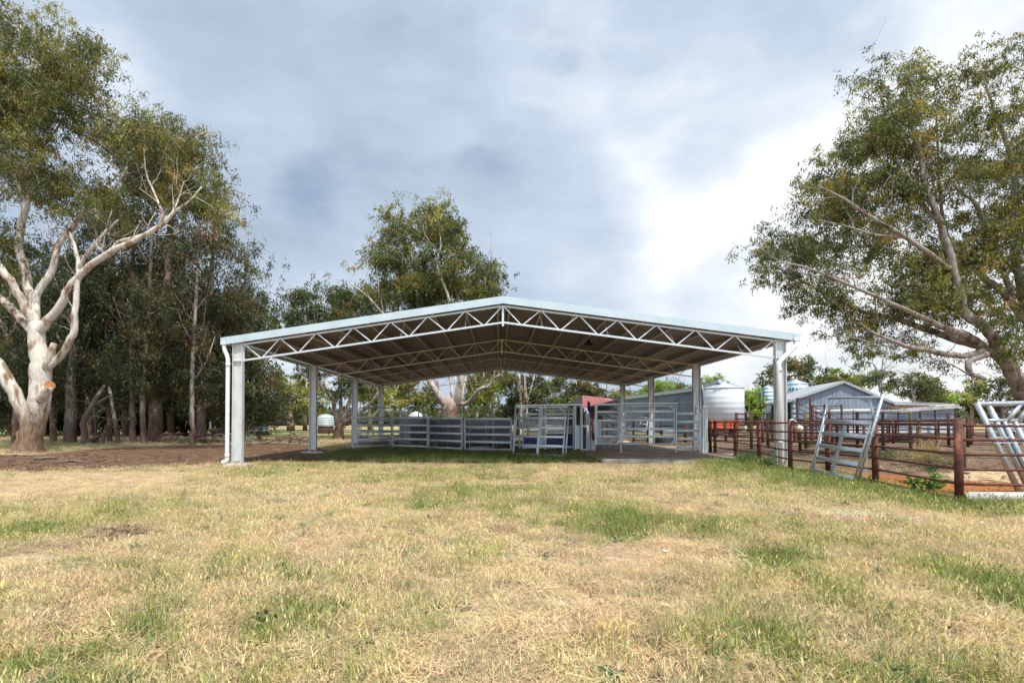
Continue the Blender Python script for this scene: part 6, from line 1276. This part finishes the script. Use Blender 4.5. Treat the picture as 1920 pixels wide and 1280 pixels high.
# leafy weed through the fence, dry grass clump and green plants in the yard
def plant(name, c, n, h, sp, leaf, col, label, up=.8, cat='plant', grp=None, stemr=.006):
    t_ = thing(name, c, label, cat, grp); r = np.random.default_rng(int(abs(c.x*100))+n); st = MB(); Vs = []
    for i in range(n):
        a = r.uniform(0, 2*pi); q = sp*math.sqrt(r.uniform()); tip = Vector((c.x+q*cos(a), c.y+q*sin(a), c.z+h*r.uniform(.45, 1)))
        b = Vector((c.x+q*.25*cos(a), c.y+q*.25*sin(a), c.z-.02)); mid = b.lerp(tip, .5)+Vector((0, 0, h*.08))
        if stemr: st.tube([b, mid, tip], [stemr, stemr*.7, stemr*.4], 4, False)
        for k in range(leaf[2]):
            t = r.uniform(.25, 1); p0 = (b.lerp(mid, t*2) if t < .5 else mid.lerp(tip, t*2-1)); d = Vector((r.normal(0, 1), r.normal(0, 1), r.normal(up, .5))).normalized()*leaf[0]*r.uniform(.6, 1.3); e = d.cross(Vector(r.normal(0, 1, 3))).normalized()*leaf[1]*.5
            Vs += [p0, p0+d*.45+e, p0+d, p0+d*.45-e]
    if stemr: st.build('stem', M['deadwood'] if col[0][0] > .3 else M['wood_post'], t_)
    n4 = len(Vs)//4; cc = np.array(col)[r.integers(0, len(col), n4)]*r.uniform(.7, 1.3, (n4, 1)); np_mesh('foliage', Vs, np.arange(n4*4).reshape(-1, 4), M['leaf'], t_, cc); return t_
WEED = [(.10, .24, .045), (.16, .32, .06), (.06, .15, .04)]
plant('leafy_weed', G(1733, 928), 16, .55, .42, (.14, .07, 11), WEED, 'bright green leafy weed growing through the rusty fence by the corner post', .2)
plant('dry_grass_clump', G(1742, 868), 120, .95, .55, (.35, .012, 3), [(.50, .34, .16), (.60, .44, .24)], 'tall dry golden grass clump behind the fence in the yard', 1.4, stemr=.003)
plant('dry_grass_clump', G(1712, 872), 120, .55, .8, (.30, .012, 3), [(.46, .33, .16), (.55, .42, .22), (.25, .24, .09)], 'low wide dry grass clump left of the tall golden one', 1.2, stemr=.003)
plant('dry_grass_clump', G(1775, 876), 100, .5, .7, (.25, .014, 3), [(.42, .33, .15), (.25, .26, .09)], 'mixed dry and green grass clump right of the tall golden one', 1.2, stemr=.003)
plant('yard_weed', G(1663, 862), 30, .45, .6, (.16, .03, 6), [(.08, .13, .05), (.12, .18, .07)], 'dark green weed at the foot of the fence left of the dry clumps', .8)
plant('yard_weed', G(1742, 880), 24, .22, .5, (.13, .05, 6), [(.07, .13, .05), (.10, .19, .07)], 'low dark green weed in front of the tall dry clump', .6)
plant('yard_weed', G(1515, 838), 24, .5, .4, (.16, .05, 6), WEED, 'bright green weed at the far fence right of the shed column', .8)
plant('grey_seedling', G(466, 836), 22, 1.0, .5, (.16, .05, 9), [(.24, .29, .22), (.33, .37, .29)], 'pale grey-green sapling just right of the left shed column', .6)
plant('grey_seedling', G(424, 836), 16, .8, .5, (.16, .05, 8), [(.22, .27, .20), (.30, .34, .27)], 'pale grey-green sapling just left of the left downpipe', .6)
for x, y, s_ in ((1390, 873, .30), (1433, 877, .34), (1402, 866, .24)): plant('roadside_weed', G(x, y), 40, s_+.12, .42, (.16, .022, 5), [(.09, .18, .04), (.15, .26, .06)], ['', 'dark green weed at the right end of the concrete floor', 'taller green weed left of the right shed column', 'small green weed between the concrete floor and the fence'][1+(x == 1433)+2*(x == 1402)], 1.2)
# whitish stones, shreds of paper-like rubbish and the pink patch
def stone(px, py, s_, label, mat='concrete'):
    g_ = G(px, py); r = random.Random(px); me = bpy.data.meshes.new('stone'); bm = bmesh.new(); bmesh.ops.create_icosphere(bm, subdivisions=2, radius=1)
    for v in bm.verts: v.co *= (1+r.uniform(-.18, .18)); v.co = Vector((v.co.x*s_, v.co.y*s_*.8, v.co.z*s_*.5))
    bm.to_mesh(me); bm.free(); me.materials.append(M[mat]); o = bpy.data.objects.new('stone', me); COL.objects.link(o); o.location = (g_.x, g_.y, s_*.2); tag(o, label, 'stone', None); return o
stone(1247, 1033, .035, 'small white stone in the grass right of the middle', 'pvc_dirty')
stone(655, 1130, .028, 'small pale stone in the straw left of the middle foreground', 'pvc_dirty'); stone(658, 1150, .04, 'flat tan stone just below the small pale stone', 'concrete'); stone(823, 1172, .03, 'tan stone in the straw in the centre foreground', 'concrete')
stone(835, 1088, .03, 'whitish stone in the centre grass', 'pvc_dirty')
def scrap(px, py, w, h, col, label, cat='scrap'):
    g_ = G(px, py); r = np.random.default_rng(px); Vs = []
    for i in range(260):
        c = np.array((g_.x+r.normal(0, w), g_.y+r.normal(0, h), .03+abs(r.normal(0, .02)))); d = r.normal(0, 1, 3); d[2] *= .4; d *= .035/np.linalg.norm(d); e = np.cross(d, r.normal(0, 1, 3)); e *= .006/np.linalg.norm(e); Vs += [c-d, c-e, c+d, c+e]
    cc = np.array(col)[r.integers(0, len(col), 260)]; o = np_mesh('twine_scrap', Vs, np.arange(1040).reshape(-1, 4), M['leaf'], None, cc); tag(o, label, cat)
scrap(1603, 974, .22, .16, [(.75, .28, .52), (.8, .45, .62)], 'pink frayed twine lying in the grass', 'twine'); scrap(1610, 966, .26, .22, [(.55, .75, .62), (.7, .8, .72)], 'pale green frayed netting around the pink twine', 'netting')
stone(1840, 981, .05, 'pale flat stone on the bare strip near the right edge', 'pvc_dirty')
# concrete trough at the far right
tg = thing('water_trough', GB(1915, 30), 'pale concrete trough behind the stacked frames', 'trough')
prect(1890, 795, 1960, 808, 30, 1.0).build('body', M['tank'], tg); prect(1888, 793, 1962, 796, 29.95, 1.1).build('rim', M['galv'], tg)
